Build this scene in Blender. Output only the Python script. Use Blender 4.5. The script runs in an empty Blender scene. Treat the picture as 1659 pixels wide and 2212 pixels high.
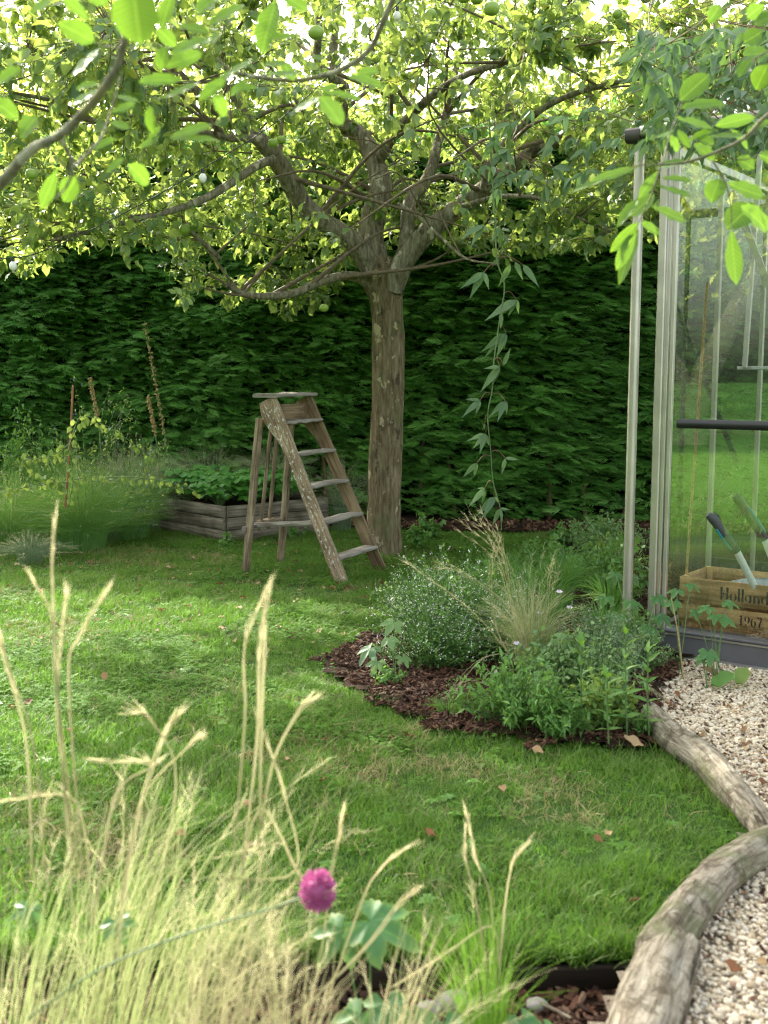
import bpy, math, random
import numpy as np
from mathutils import Vector, Matrix, Euler
R = math.radians
rng = np.random.default_rng(11)
random.seed(5)
sc = bpy.context.scene
col = sc.collection

# ------------------------------------------------------------------ camera, sky, sun, exposure
PITCH = R(7.15)
cam_d = bpy.data.cameras.new('camera'); cam = bpy.data.objects.new('camera', cam_d); col.objects.link(cam)
cam.location = (0, 0, 1.6); cam.rotation_euler = (R(90) - PITCH, 0, 0)
cam_d.sensor_fit = 'HORIZONTAL'; cam_d.sensor_width = 24; cam_d.lens = 35.04
cam_d.clip_start = 0.05; cam_d.clip_end = 500
cam_d.dof.use_dof = True; cam_d.dof.focus_distance = 8.2; cam_d.dof.aperture_fstop = 3.3
sc.camera = cam
SUN_EL, SUN_AZ = 33, -32          # azimuth from +Y, negative = towards -X
w = bpy.data.worlds.new('World'); sc.world = w; w.use_nodes = True
wn = w.node_tree.nodes; wl = w.node_tree.links
sky = wn.new('ShaderNodeTexSky'); sky.sky_type = 'NISHITA'; sky.sun_disc = False
sky.sun_elevation = R(SUN_EL); sky.sun_rotation = R(SUN_AZ)
sky.air_density = 1.0; sky.dust_density = 5.0; sky.ozone_density = 1.0; sky.altitude = 0
wn['Background'].inputs['Strength'].default_value = 0.15
hs = wn.new('ShaderNodeHueSaturation'); hs.inputs['Saturation'].default_value = .42; wl.new(sky.outputs[0], hs.inputs['Color'])
wmx = wn.new('ShaderNodeMix'); wmx.data_type = 'RGBA'; wmx.blend_type = 'MULTIPLY'; wmx.inputs[0].default_value = 1; wmx.inputs[7].default_value = (1, .97, .90, 1); wl.new(hs.outputs[0], wmx.inputs[6])
wl.new(wmx.outputs[2], wn['Background'].inputs['Color'])
sd = bpy.data.lights.new('sun', 'SUN'); sd.energy = 2.5; sd.angle = R(0.55); sd.color = (1, .93, .80)
so = bpy.data.objects.new('sun', sd); col.objects.link(so)
sdir = Vector((math.sin(R(SUN_AZ)) * math.cos(R(SUN_EL)), math.cos(R(SUN_AZ)) * math.cos(R(SUN_EL)), math.sin(R(SUN_EL))))
so.rotation_euler = sdir.to_track_quat('Z', 'Y').to_euler(); so.location = sdir * 30
sc.view_settings.view_transform = 'Standard'; sc.view_settings.look = 'None'
sc.view_settings.exposure = 2.5; sc.view_settings.gamma = 1; sc.view_settings.use_curve_mapping = False
sc.render.engine = 'CYCLES'
cy = sc.cycles
cy.use_denoising = True; cy.filter_width = 1.2
try: cy.denoiser = 'OPENIMAGEDENOISE'; cy.denoising_input_passes = 'RGB_ALBEDO_NORMAL'; cy.denoising_prefilter = 'NONE'
except Exception: pass
cy.max_bounces = 8; cy.diffuse_bounces = 4; cy.glossy_bounces = 3; cy.transmission_bounces = 5; cy.transparent_max_bounces = 12
cy.caustics_reflective = False; cy.caustics_refractive = False; cy.sample_clamp_indirect = 6; cy.use_adaptive_sampling = False

# ------------------------------------------------------------------ photograph measurements -> metres
FP = 2422.0
_ct, _st = math.cos(PITCH), math.sin(PITCH)
def ray(u, v):
    x = (u - 829.5) / FP; y = (1106 - v) / FP
    return np.array([x, _ct + y * _st, -_st + y * _ct])
def W(u, v, Y):
    d = ray(u, v); return np.array([0, 0, 1.6]) + d * (Y / d[1])
def G(u, v, z=0.0):
    d = ray(u, v); return np.array([0, 0, 1.6]) + d * ((z - 1.6) / d[2])
def uv_of(P):
    P = np.atleast_2d(P); dz = P[:, 2] - 1.6
    f = P[:, 1] * _ct - dz * _st; up = P[:, 1] * _st + dz * _ct
    return 829.5 + FP * P[:, 0] / f, 1106 - FP * up / f

# ------------------------------------------------------------------ mesh accumulation
class Acc:
    def __init__(s): s.V = []; s.F = []; s.U = []; s.Rn = []; s.n = 0
    def add(s, v, f, uv=None, rnd=0.5):
        v = np.asarray(v, float); f = np.asarray(f, int)
        if len(v) == 0: return s
        s.V.append(v); s.F.append(f + s.n)
        s.U.append(np.zeros((len(v), 2)) if uv is None else np.asarray(uv, float))
        s.Rn.append(np.full(len(v), rnd) if np.isscalar(rnd) else np.asarray(rnd, float))
        s.n += len(v); return s
    def mesh(s, name, mats, smooth=True):
        me = bpy.data.meshes.new(name)
        V = np.concatenate(s.V); U = np.concatenate(s.U); Rn = np.concatenate(s.Rn)
        tot = np.concatenate([np.full(len(f), f.shape[1]) for f in s.F])
        loops = np.concatenate([f.ravel() for f in s.F])
        st = np.concatenate([[0], np.cumsum(tot)[:-1]])
        me.vertices.add(len(V)); me.vertices.foreach_set('co', V.ravel().astype(np.float32))
        me.loops.add(len(loops)); me.loops.foreach_set('vertex_index', loops.astype(np.int32))
        me.polygons.add(len(tot)); me.polygons.foreach_set('loop_start', st.astype(np.int32))
        me.polygons.foreach_set('loop_total', tot.astype(np.int32))
        me.polygons.foreach_set('use_smooth', np.full(len(tot), smooth))
        ul = me.uv_layers.new(name='UVMap'); ul.data.foreach_set('uv', U[loops].ravel().astype(np.float32))
        at = me.attributes.new('rnd', 'FLOAT', 'POINT'); at.data.foreach_set('value', Rn.astype(np.float32))
        me.update(calc_edges=True)
        for m in (mats if isinstance(mats, (list, tuple)) else [mats]): me.materials.append(m)
        return me

def norm(a):
    a = np.asarray(a, float); return a / (np.linalg.norm(a, axis=-1, keepdims=True) + 1e-12)
def basis(d, n):
    y = norm(d); x = norm(np.cross(y, n)); z = np.cross(x, y); return np.stack([x, y, z], -1)
def scatter(acc, tpl, M, T, rnd):
    v, f, uv = tpl; N = len(T)
    if N == 0: return
    P = np.einsum('nij,kj->nki', M, v) + T[:, None, :]
    F = (f[None] + (np.arange(N) * len(v))[:, None, None]).reshape(-1, f.shape[1])
    acc.add(P.reshape(-1, 3), F, np.tile(uv, (N, 1)), np.repeat(rnd, len(v)))
def leaf_tpl(n=4, shape='ovate', fold=.25, droop=.15, wave=0.0, w=.5):
    V = []; U = []; F = []
    for j in range(n + 1):
        y = j / n
        if shape == 'ovate': h = w * (math.sin(math.pi * min(1, y ** .72)) ** .8)
        elif shape == 'lance': h = w * (math.sin(math.pi * y ** .6) ** 1.2)
        elif shape == 'obovate': h = w * (math.sin(math.pi * y ** 1.25) ** .75)
        else: h = w * (math.sin(math.pi * y) ** .6)
        h = max(h, .008); z = -droop * y * y
        for k, sx in enumerate((-1, 0, 1)):
            V.append((sx * h, y, z + abs(sx) * h * fold + (wave * math.sin(j * 2.3 + k) * abs(sx) * .3))); U.append((sx * h / w, y))
    for j in range(n):
        a = j * 3
        F += [(a, a + 1, a + 4, a + 3), (a + 1, a + 2, a + 5, a + 4)]
    return np.array(V), np.array(F), np.array(U)
def palm_tpl(lobes=5, depth=.35, n=41, cup=.12, jag=.03, seed=0):
    cen = {5: [-112, -56, 0, 56, 112], 3: [-62, 0, 62]}[lobes]; ln = {5: [.62, .86, 1, .86, .62], 3: [.8, 1, .8]}[lobes]; hw = 33 if lobes == 5 else 42
    V = [(0, 0, 0)]; U = [(0, 0)]; F = []
    for r_ in (.5, 1.0):
        for i in range(n):
            dg = -150 + 300 * i / (n - 1); q = [max(0, 1 - abs(dg - c) / hw) for c in cen]; k = int(np.argmax(q)); rad = (1 - depth) * .75 + (ln[k] - (1 - depth) * .75) * q[k] ** 1.15
            if max(q) == 0: rad = .38
            rad = rad + jag * (1 if i % 2 else -1) * (r_ == 1); 
            if r_ < 1: rad = .5 * (.5 * rad + .35)
            ang = R(dg); x = math.sin(ang) * rad; y = math.cos(ang) * rad
            V.append((x * .55, y * .55, .55 * (-cup * rad ** 2 + .06 * math.cos(q[k] * math.pi) * r_))); U.append((math.sin(ang) * r_, math.cos(ang) * r_))
    for i in range(n - 1):
        F += [(0, 1 + i, 2 + i), (1 + i, 1 + n + i, 2 + n + i), (1 + i, 2 + n + i, 2 + i)]
    return np.array(V, float), np.array(F), np.array(U, float)
def catmull(P, n):
    P = np.asarray(P, float)
    if len(P) == 2:
        t = np.linspace(0, 1, n)[:, None]; return P[0] * (1 - t) + P[1] * t
    Q = np.vstack([2 * P[0] - P[1], P, 2 * P[-1] - P[-2]]); out = []
    m = len(P) - 1
    for t in np.linspace(0, m, n):
        i = min(int(t), m - 1); f = t - i; a, b, c, d = Q[i:i + 4]
        out.append(.5 * ((2 * b) + (-a + c) * f + (2 * a - 5 * b + 4 * c - d) * f * f + (-a + 3 * b - 3 * c + d) * f ** 3))
    return np.array(out)
def tube(acc, P, rad, sides=6, bump=0.0, rnd=.5, cap=True, flat=1.0):
    P = np.asarray(P, float); n = len(P); rad = np.interp(np.linspace(0, 1, n), np.linspace(0, 1, len(rad)), rad) if not np.isscalar(rad) else np.full(n, rad)
    T = norm(np.gradient(P, axis=0)); ref = np.array([0, 0, 1.]) if abs(T[0, 2]) < .9 else np.array([0, 1., 0])
    X = norm(np.cross(T, ref)); 
    for i in range(1, n):
        x = X[i - 1] - T[i] * np.dot(X[i - 1], T[i]); X[i] = x / (np.linalg.norm(x) + 1e-9)
    Z = np.cross(X, T); a = np.linspace(0, 2 * np.pi, sides, endpoint=False)
    rr = rad[:, None] * (1 + (bump * rng.standard_normal((n, sides)) if bump else 0))
    V = P[:, None] + X[:, None] * (np.cos(a)[None, :, None] * rr[..., None]) + Z[:, None] * (np.sin(a)[None, :, None] * rr[..., None] * flat)
    L = np.concatenate([[0], np.cumsum(np.linalg.norm(np.diff(P, axis=0), axis=1))])
    U = np.stack(np.broadcast_arrays((a / (2 * np.pi))[None, :] * 2 * np.pi * rad.mean(), L[:, None]), -1)
    i, j = np.meshgrid(np.arange(n - 1), np.arange(sides), indexing='ij'); k = (j + 1) % sides
    F = np.stack([i * sides + j, i * sides + k, (i + 1) * sides + k, (i + 1) * sides + j], -1).reshape(-1, 4)
    base = acc.n
    acc.add(V.reshape(-1, 3), F, U.reshape(-1, 2), rnd)
    if cap:
        for row, c in ((0, P[0]), (n - 1, P[-1])):
            vv = np.vstack([V[row], c]); ff = [(q, (q + 1) % sides, sides) for q in range(sides)]
            if row == 0: ff = [(b, a_, c_) for a_, b, c_ in ff]
            acc.add(vv, ff, np.vstack([U[row], U[row].mean(0)]), rnd)
def beam(acc, p0, p1, wdir, w, t, w1=None, t1=None, seg=1, warp=0.0, bev=.12, rnd=.5):
    """plank from p0 to p1: w along wdir, t across; chamfered section"""
    p0 = np.asarray(p0, float); p1 = np.asarray(p1, float); L = np.linalg.norm(p1 - p0)
    y = norm(p1 - p0); x = norm(np.asarray(wdir, float) - y * np.dot(wdir, y)); z = np.cross(x, y)
    w1 = w if w1 is None else w1; t1 = t if t1 is None else t1
    b = min(w, t) * bev; ring = []
    V = []; U = []
    for i in range(seg + 1):
        f = i / seg; ww = (w + (w1 - w) * f) / 2; tt = (t + (t1 - t) * f) / 2
        c = p0 + (p1 - p0) * f + (x * rng.normal() + z * rng.normal()) * warp * (0 < i < seg)
        pts = [(-ww + b, -tt), (ww - b, -tt), (ww, -tt + b), (ww, tt - b), (ww - b, tt), (-ww + b, tt), (-ww, tt - b), (-ww, -tt + b)]
        cu = [0, 2 * ww, 2 * ww, 2 * ww + 2 * tt, 2 * ww + 2 * tt, 4 * ww + 2 * tt, 4 * ww + 2 * tt, 4 * (ww + tt)]
        for (a, c_), q in zip(pts, cu): V.append(c + x * a + z * c_); U.append((q, f * L))
    F = []
    for i in range(seg):
        for j in range(8):
            k = (j + 1) % 8; F.append((i * 8 + j, i * 8 + k, i * 8 + 8 + k, i * 8 + 8 + j))
    acc.add(V, [(a, d, c, b_) for a, b_, c, d in F], U, rnd)
    for r0, fl in ((0, 1), (seg * 8, 0)):
        vv = [V[r0 + j] for j in range(8)]; cc = [tuple(U[r0 + j]) for j in range(8)]
        q = [(0, 1, 4, 5), (1, 2, 3, 4), (5, 6, 7, 0)]
        acc.add(vv, q if fl else [tuple(reversed(a)) for a in q], [(a[0], a[1] * .3) for a in cc], rnd)
    return acc
def boxa(acc, lo, hi, rnd=.5):
    lo = np.array(lo, float); hi = np.array(hi, float)
    return beam(acc, ((lo[0] + hi[0]) / 2, lo[1], (lo[2] + hi[2]) / 2), ((lo[0] + hi[0]) / 2, hi[1], (lo[2] + hi[2]) / 2), (1, 0, 0), hi[0] - lo[0], hi[2] - lo[2], rnd=rnd, bev=.06)
def ball(acc, c, r, n=8, m=6, sq=(1, 1, 1), rnd=.5, dent=0.0, jit=0.0):
    V = []; U = []; F = []
    for i in range(m + 1):
        th = math.pi * i / m
        rr = 1 - dent * math.exp(-(th / .5) ** 2) - dent * .5 * math.exp(-((math.pi - th) / .4) ** 2)
        for j in range(n):
            ph = 2 * math.pi * j / n; q = r * rr * (1 + jit * rng.normal())
            V.append((c[0] + q * sq[0] * math.sin(th) * math.cos(ph), c[1] + q * sq[1] * math.sin(th) * math.sin(ph), c[2] + q * sq[2] * math.cos(th))); U.append((j / n, i / m))
    for i in range(m):
        for j in range(n): k = (j + 1) % n; F.append((i * n + j, (i + 1) * n + j, (i + 1) * n + k, i * n + k))
    acc.add(V, F, U, rnd); return acc

# ------------------------------------------------------------------ objects
WP = {}
def parent_to(o, p):
    o.parent = p; b = WP[p.name]; o.location = Vector(o.location) - b; WP[o.name] = WP.get(o.name, Vector((0, 0, 0)))
def obj(name, acc, m, parent=None, smooth=True, kind=None, label=None):
    me = acc.mesh(name, m, smooth) if isinstance(acc, Acc) else acc
    o = bpy.data.objects.new(name, me); col.objects.link(o); WP[o.name] = Vector((0, 0, 0))
    if parent is not None: parent_to(o, parent)
    if kind: o['kind'] = kind
    if label: o['label'] = label
    return o
def inst(name, me, M, T, parent=None):
    o = bpy.data.objects.new(name, me); col.objects.link(o)
    m4 = Matrix([list(M[i]) + [T[i]] for i in range(3)] + [[0, 0, 0, 1]])
    if parent is not None:
        o.parent = parent; m4.translation = m4.translation - WP[parent.name]
    o.matrix_basis = m4; WP[o.name] = Vector(T); return o
def tag(o, label, cat, group=None):
    o['label'] = label; o['category'] = cat
    if group: o['group'] = group
    return o
def thing(name, label, cat, loc, group=None):
    o = bpy.data.objects.new(name, None); col.objects.link(o); o.location = Vector([float(a) for a in loc]); o.empty_display_size = .1
    WP[o.name] = Vector(o.location); return tag(o, label, cat, group)
def struct(name, acc, m, smooth=True): return obj(name, acc, m, None, smooth, 'structure')

# geometry-node scattering of raw geometry (the instances belong to the object itself)
protos = {}
def proto(name, acc, m, smooth=True):
    me = acc.mesh(name, m, smooth); o = bpy.data.objects.new(name, me); return o
def gn_scatter(name, plist, P, rot, scl, parent=None, kind='stuff', label=None):
    N = len(P); me = bpy.data.meshes.new(name); me.vertices.add(N)
    me.vertices.foreach_set('co', np.asarray(P, np.float32).ravel())
    a = me.attributes.new('rot', 'FLOAT_VECTOR', 'POINT'); a.data.foreach_set('vector', np.asarray(rot, np.float32).ravel())
    scl = np.asarray(scl, np.float32); scl = np.repeat(scl[:, None], 3, 1) if scl.ndim == 1 else scl
    a = me.attributes.new('scl', 'FLOAT_VECTOR', 'POINT'); a.data.foreach_set('vector', scl.ravel())
    a = me.attributes.new('idx', 'INT', 'POINT'); a.data.foreach_set('value', rng.integers(0, len(plist), N).astype(np.int32))
    o = bpy.data.objects.new(name, me); col.objects.link(o); WP[o.name] = Vector((0, 0, 0))
    if parent is not None: parent_to(o, parent)
    o['kind'] = kind
    if label: o['label'] = label
    t = bpy.data.node_groups.new(name + '_nodes', 'GeometryNodeTree')
    t.interface.new_socket('Geometry', in_out='INPUT', socket_type='NodeSocketGeometry')
    t.interface.new_socket('Geometry', in_out='OUTPUT', socket_type='NodeSocketGeometry')
    n = t.nodes; l = t.links
    gi = n.new('NodeGroupInput'); go = n.new('NodeGroupOutput'); jn = n.new('GeometryNodeJoinGeometry')
    for p in plist:
        oi = n.new('GeometryNodeObjectInfo'); oi.inputs['Object'].default_value = p; oi.inputs['As Instance'].default_value = False
        gti = n.new('GeometryNodeGeometryToInstance'); l.new(oi.outputs['Geometry'], gti.inputs[0]); l.new(gti.outputs[0], jn.inputs[0])
    mp = n.new('GeometryNodeMeshToPoints'); l.new(gi.outputs[0], mp.inputs[0])
    ip = n.new('GeometryNodeInstanceOnPoints'); ip.inputs['Pick Instance'].default_value = True
    l.new(mp.outputs[0], ip.inputs['Points']); l.new(jn.outputs[0], ip.inputs['Instance'])
    for at, ty, sk in (('rot', 'FLOAT_VECTOR', 'Rotation'), ('scl', 'FLOAT_VECTOR', 'Scale'), ('idx', 'INT', 'Instance Index')):
        na = n.new('GeometryNodeInputNamedAttribute'); na.data_type = ty; na.inputs['Name'].default_value = at
        out = [x for x in na.outputs if x.enabled and x.name == 'Attribute'][0]
        if sk == 'Rotation':
            er = n.new('FunctionNodeEulerToRotation'); l.new(out, er.inputs[0]); out = er.outputs[0]
        l.new(out, ip.inputs[sk])
    l.new(ip.outputs[0], go.inputs[0])
    md = o.modifiers.new('scatter', 'NODES'); md.node_group = t
    return o
def eul(M):
    return np.array([Matrix([list(r) for r in m]).to_euler()[:] for m in M])

# ------------------------------------------------------------------ materials
def newmat(name):
    m = bpy.data.materials.new(name); m.use_nodes = True; n = m.node_tree.nodes; n.clear()
    out = n.new('ShaderNodeOutputMaterial'); return m, n, m.node_tree.links, out
def ramp(n, stops):
    r = n.new('ShaderNodeValToRGB'); e = r.color_ramp.elements
    while len(e) < len(stops): e.new(.5)
    for k, (p, c) in enumerate(stops): e[k].position = p; e[k].color = (*c, 1)
    return r
def rnd_node(n, l):
    at = n.new('ShaderNodeAttribute'); at.attribute_name = 'rnd'
    oi = n.new('ShaderNodeObjectInfo'); a = n.new('ShaderNodeMath'); a.operation = 'ADD'; l.new(at.outputs['Fac'], a.inputs[0]); l.new(oi.outputs['Random'], a.inputs[1])
    f = n.new('ShaderNodeMath'); f.operation = 'FRACT'; l.new(a.outputs[0], f.inputs[0]); return f.outputs[0]
def leafmat(name, cols, trans=.35, tcol=(.30, .42, .05), rough=.42, spec=.4, veins=0.0, patch=0.0, pcol=None, edge=None, vcol=(.25, .35, .08)):
    m, n, l, out = newmat(name)
    r = rnd_node(n, l); rp = ramp(n, [(i / max(1, len(cols) - 1), c) for i, c in enumerate(cols)]); l.new(r, rp.inputs[0]); c = rp.outputs[0]
    if patch:
        g = n.new('ShaderNodeNewGeometry'); nz = n.new('ShaderNodeTexNoise'); nz.inputs['Scale'].default_value = patch; nz.inputs['Detail'].default_value = 4
        l.new(g.outputs['Position'], nz.inputs['Vector']); mr = n.new('ShaderNodeMapRange'); mr.inputs[1].default_value = .48; mr.inputs[2].default_value = .68; l.new(nz.outputs[0], mr.inputs[0])
        mx = n.new('ShaderNodeMix'); mx.data_type = 'RGBA'; l.new(mr.outputs[0], mx.inputs[0]); l.new(c, mx.inputs[6]); mx.inputs[7].default_value = (*pcol, 1); c = mx.outputs[2]
    uv = n.new('ShaderNodeUVMap'); uv.uv_map = 'UVMap'
    if edge:
        sp = n.new('ShaderNodeSeparateXYZ'); l.new(uv.outputs[0], sp.inputs[0])
        ln = n.new('ShaderNodeVectorMath'); ln.operation = 'LENGTH'; l.new(uv.outputs[0], ln.inputs[0])
        mr = n.new('ShaderNodeMapRange'); mr.inputs[1].default_value = .75; mr.inputs[2].default_value = 1.0; l.new(ln.outputs['Value'], mr.inputs[0])
        mx = n.new('ShaderNodeMix'); mx.data_type = 'RGBA'; l.new(mr.outputs[0], mx.inputs[0]); l.new(c, mx.inputs[6]); mx.inputs[7].default_value = (*edge, 1); c = mx.outputs[2]
    bs = n.new('ShaderNodeBsdfPrincipled'); bs.inputs['Roughness'].default_value = rough; bs.inputs['Specular IOR Level'].default_value = spec
    tb = n.new('ShaderNodeBsdfTranslucent'); tb.inputs[0].default_value = (*tcol, 1)
    if veins:
        sp = n.new('ShaderNodeSeparateXYZ'); l.new(uv.outputs[0], sp.inputs[0])
        ab = n.new('ShaderNodeMath'); ab.operation = 'ABSOLUTE'; l.new(sp.outputs[0], ab.inputs[0])
        ml = n.new('ShaderNodeMath'); ml.operation = 'MULTIPLY_ADD'; l.new(ab.outputs[0], ml.inputs[0]); ml.inputs[1].default_value = -.16; l.new(sp.outputs[1], ml.inputs[2])
        m2 = n.new('ShaderNodeMath'); m2.operation = 'MULTIPLY'; l.new(ml.outputs[0], m2.inputs[0]); m2.inputs[1].default_value = 12.0
        pp = n.new('ShaderNodeMath'); pp.operation = 'PINGPONG'; l.new(m2.outputs[0], pp.inputs[0]); pp.inputs[1].default_value = .5
        mr = n.new('ShaderNodeMapRange'); mr.inputs[1].default_value = .0; mr.inputs[2].default_value = .1; mr.inputs[3].default_value = 1; mr.inputs[4].default_value = 0; l.new(pp.outputs[0], mr.inputs[0])
        mid = n.new('ShaderNodeMapRange'); mid.inputs[1].default_value = .03; mid.inputs[2].default_value = .09; mid.inputs[3].default_value = 1; mid.inputs[4].default_value = 0; l.new(ab.outputs[0], mid.inputs[0])
        mxm = n.new('ShaderNodeMath'); mxm.operation = 'MAXIMUM'; l.new(mr.outputs[0], mxm.inputs[0]); l.new(mid.outputs[0], mxm.inputs[1])
        vf = n.new('ShaderNodeMath'); vf.operation = 'MULTIPLY'; l.new(mxm.outputs[0], vf.inputs[0]); vf.inputs[1].default_value = veins
        mx = n.new('ShaderNodeMix'); mx.data_type = 'RGBA'; l.new(vf.outputs[0], mx.inputs[0]); l.new(c, mx.inputs[6]); mx.inputs[7].default_value = (*vcol, 1); c = mx.outputs[2]
        bp = n.new('ShaderNodeBump'); bp.inputs['Strength'].default_value = .35; bp.inputs['Distance'].default_value = .002; l.new(mxm.outputs[0], bp.inputs['Height']); bp.invert = True
        l.new(bp.outputs[0], bs.inputs['Normal'])
        mt = n.new('ShaderNodeMix'); mt.data_type = 'RGBA'; l.new(vf.outputs[0], mt.inputs[0]); mt.inputs[6].default_value = (*tcol, 1); mt.inputs[7].default_value = tuple(min(1, q * 1.3) for q in tcol) + (1,); l.new(mt.outputs[2], tb.inputs[0])
    l.new(c, bs.inputs['Base Color'])
    mx = n.new('ShaderNodeMixShader'); mx.inputs[0].default_value = trans; l.new(bs.outputs[0], mx.inputs[1]); l.new(tb.outputs[0], mx.inputs[2]); l.new(mx.outputs[0], out.inputs[0])
    return m
def solid(name, c, rough=.6, metal=0, spec=.5, var=0.0, vscale=8, bump=0.0, bscale=60, coords='Object'):
    m, n, l, out = newmat(name); bs = n.new('ShaderNodeBsdfPrincipled'); bs.inputs['Roughness'].default_value = rough; bs.inputs['Metallic'].default_value = metal; bs.inputs['Specular IOR Level'].default_value = spec
    tc = n.new('ShaderNodeTexCoord')
    nz = n.new('ShaderNodeTexNoise'); nz.inputs['Scale'].default_value = vscale; nz.inputs['Detail'].default_value = 6; l.new(tc.outputs[coords], nz.inputs['Vector'])
    rp = ramp(n, [(.3, tuple(q * (1 - var) for q in c)), (.7, tuple(min(1, q * (1 + var)) for q in c))]); l.new(nz.outputs[0], rp.inputs[0]); l.new(rp.outputs[0], bs.inputs['Base Color'])
    if bump:
        n2 = n.new('ShaderNodeTexNoise'); n2.inputs['Scale'].default_value = bscale; n2.inputs['Detail'].default_value = 8; l.new(tc.outputs[coords], n2.inputs['Vector'])
        bp = n.new('ShaderNodeBump'); bp.inputs['Strength'].default_value = bump; bp.inputs['Distance'].default_value = .01; l.new(n2.outputs[0], bp.inputs['Height']); l.new(bp.outputs[0], bs.inputs['Normal'])
    l.new(bs.outputs[0], out.inputs[0]); return m
def woodmat(name, c1, c2, c3=None, gs=(60, 3), paint=None, pamt=.5, rough=.8, knots=True, bump=.5, mottle=None):
    m, n, l, out = newmat(name); bs = n.new('ShaderNodeBsdfPrincipled'); bs.inputs['Roughness'].default_value = rough; bs.inputs['Specular IOR Level'].default_value = .25
    uv = n.new('ShaderNodeUVMap'); uv.uv_map = 'UVMap'; oi = n.new('ShaderNodeObjectInfo')
    mul = n.new('ShaderNodeMath'); mul.operation = 'MULTIPLY'; l.new(oi.outputs['Random'], mul.inputs[0]); mul.inputs[1].default_value = 37
    cx = n.new('ShaderNodeCombineXYZ'); l.new(mul.outputs[0], cx.inputs[2]); ad = n.new('ShaderNodeVectorMath'); ad.operation = 'ADD'; l.new(uv.outputs[0], ad.inputs[0]); l.new(cx.outputs[0], ad.inputs[1])
    mp = n.new('ShaderNodeMapping'); mp.inputs['Scale'].default_value = (gs[0], gs[1], 1); l.new(ad.outputs[0], mp.inputs[0])
    nz = n.new('ShaderNodeTexNoise'); nz.inputs['Scale'].default_value = 1; nz.inputs['Detail'].default_value = 8; nz.inputs['Roughness'].default_value = .65; nz.inputs['Distortion'].default_value = .6; l.new(mp.outputs[0], nz.inputs['Vector'])
    rp = ramp(n, [(.32, tuple(q * .6 for q in c1)), (.5, c2), (.66, c3 or c2)]); l.new(nz.outputs[0], rp.inputs[0]); c = rp.outputs[0]
    n2 = n.new('ShaderNodeTexNoise'); n2.inputs['Scale'].default_value = 5; n2.inputs['Detail'].default_value = 6; l.new(ad.outputs[0], n2.inputs['Vector'])
    r2 = ramp(n, [(.35, (.45, .42, .38)), (.6, (1, 1, 1))]); l.new(n2.outputs[0], r2.inputs[0])
    mx = n.new('ShaderNodeMix'); mx.data_type = 'RGBA'; mx.blend_type = 'MULTIPLY'; mx.inputs[0].default_value = .8; l.new(c, mx.inputs[6]); l.new(r2.outputs[0], mx.inputs[7]); c = mx.outputs[2]
    if paint:
        m3 = n.new('ShaderNodeMapping'); m3.inputs['Scale'].default_value = (1.6, .8, 1); l.new(ad.outputs[0], m3.inputs[0])
        n3 = n.new('ShaderNodeTexNoise'); n3.inputs['Scale'].default_value = 30; n3.inputs['Detail'].default_value = 10; n3.inputs['Roughness'].default_value = .72; l.new(m3.outputs[0], n3.inputs['Vector'])
        mr = n.new('ShaderNodeMapRange'); mr.inputs[1].default_value = 1 - pamt; mr.inputs[2].default_value = 1 - pamt + .03; l.new(n3.outputs[0], mr.inputs[0])
        mx = n.new('ShaderNodeMix'); mx.data_type = 'RGBA'; l.new(mr.outputs[0], mx.inputs[0]); l.new(c, mx.inputs[6]); mx.inputs[7].default_value = (*paint, 1); c = mx.outputs[2]
    if mottle:
        n3 = n.new('ShaderNodeTexNoise'); n3.inputs['Scale'].default_value = mottle[1]; n3.inputs['Detail'].default_value = 8; n3.inputs['Roughness'].default_value = .68; l.new(ad.outputs[0], n3.inputs['Vector'])
        mr = n.new('ShaderNodeMapRange'); mr.inputs[1].default_value = mottle[2]; mr.inputs[2].default_value = mottle[2] + .07; l.new(n3.outputs[0], mr.inputs[0])
        mx = n.new('ShaderNodeMix'); mx.data_type = 'RGBA'; l.new(mr.outputs[0], mx.inputs[0]); l.new(c, mx.inputs[6]); mx.inputs[7].default_value = (*mottle[0], 1); c = mx.outputs[2]
    l.new(c, bs.inputs['Base Color'])
    bp = n.new('ShaderNodeBump'); bp.inputs['Strength'].default_value = bump; bp.inputs['Distance'].default_value = .006; l.new(nz.outputs[0], bp.inputs['Height']); l.new(bp.outputs[0], bs.inputs['Normal'])
    l.new(bs.outputs[0], out.inputs[0]); return m
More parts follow.
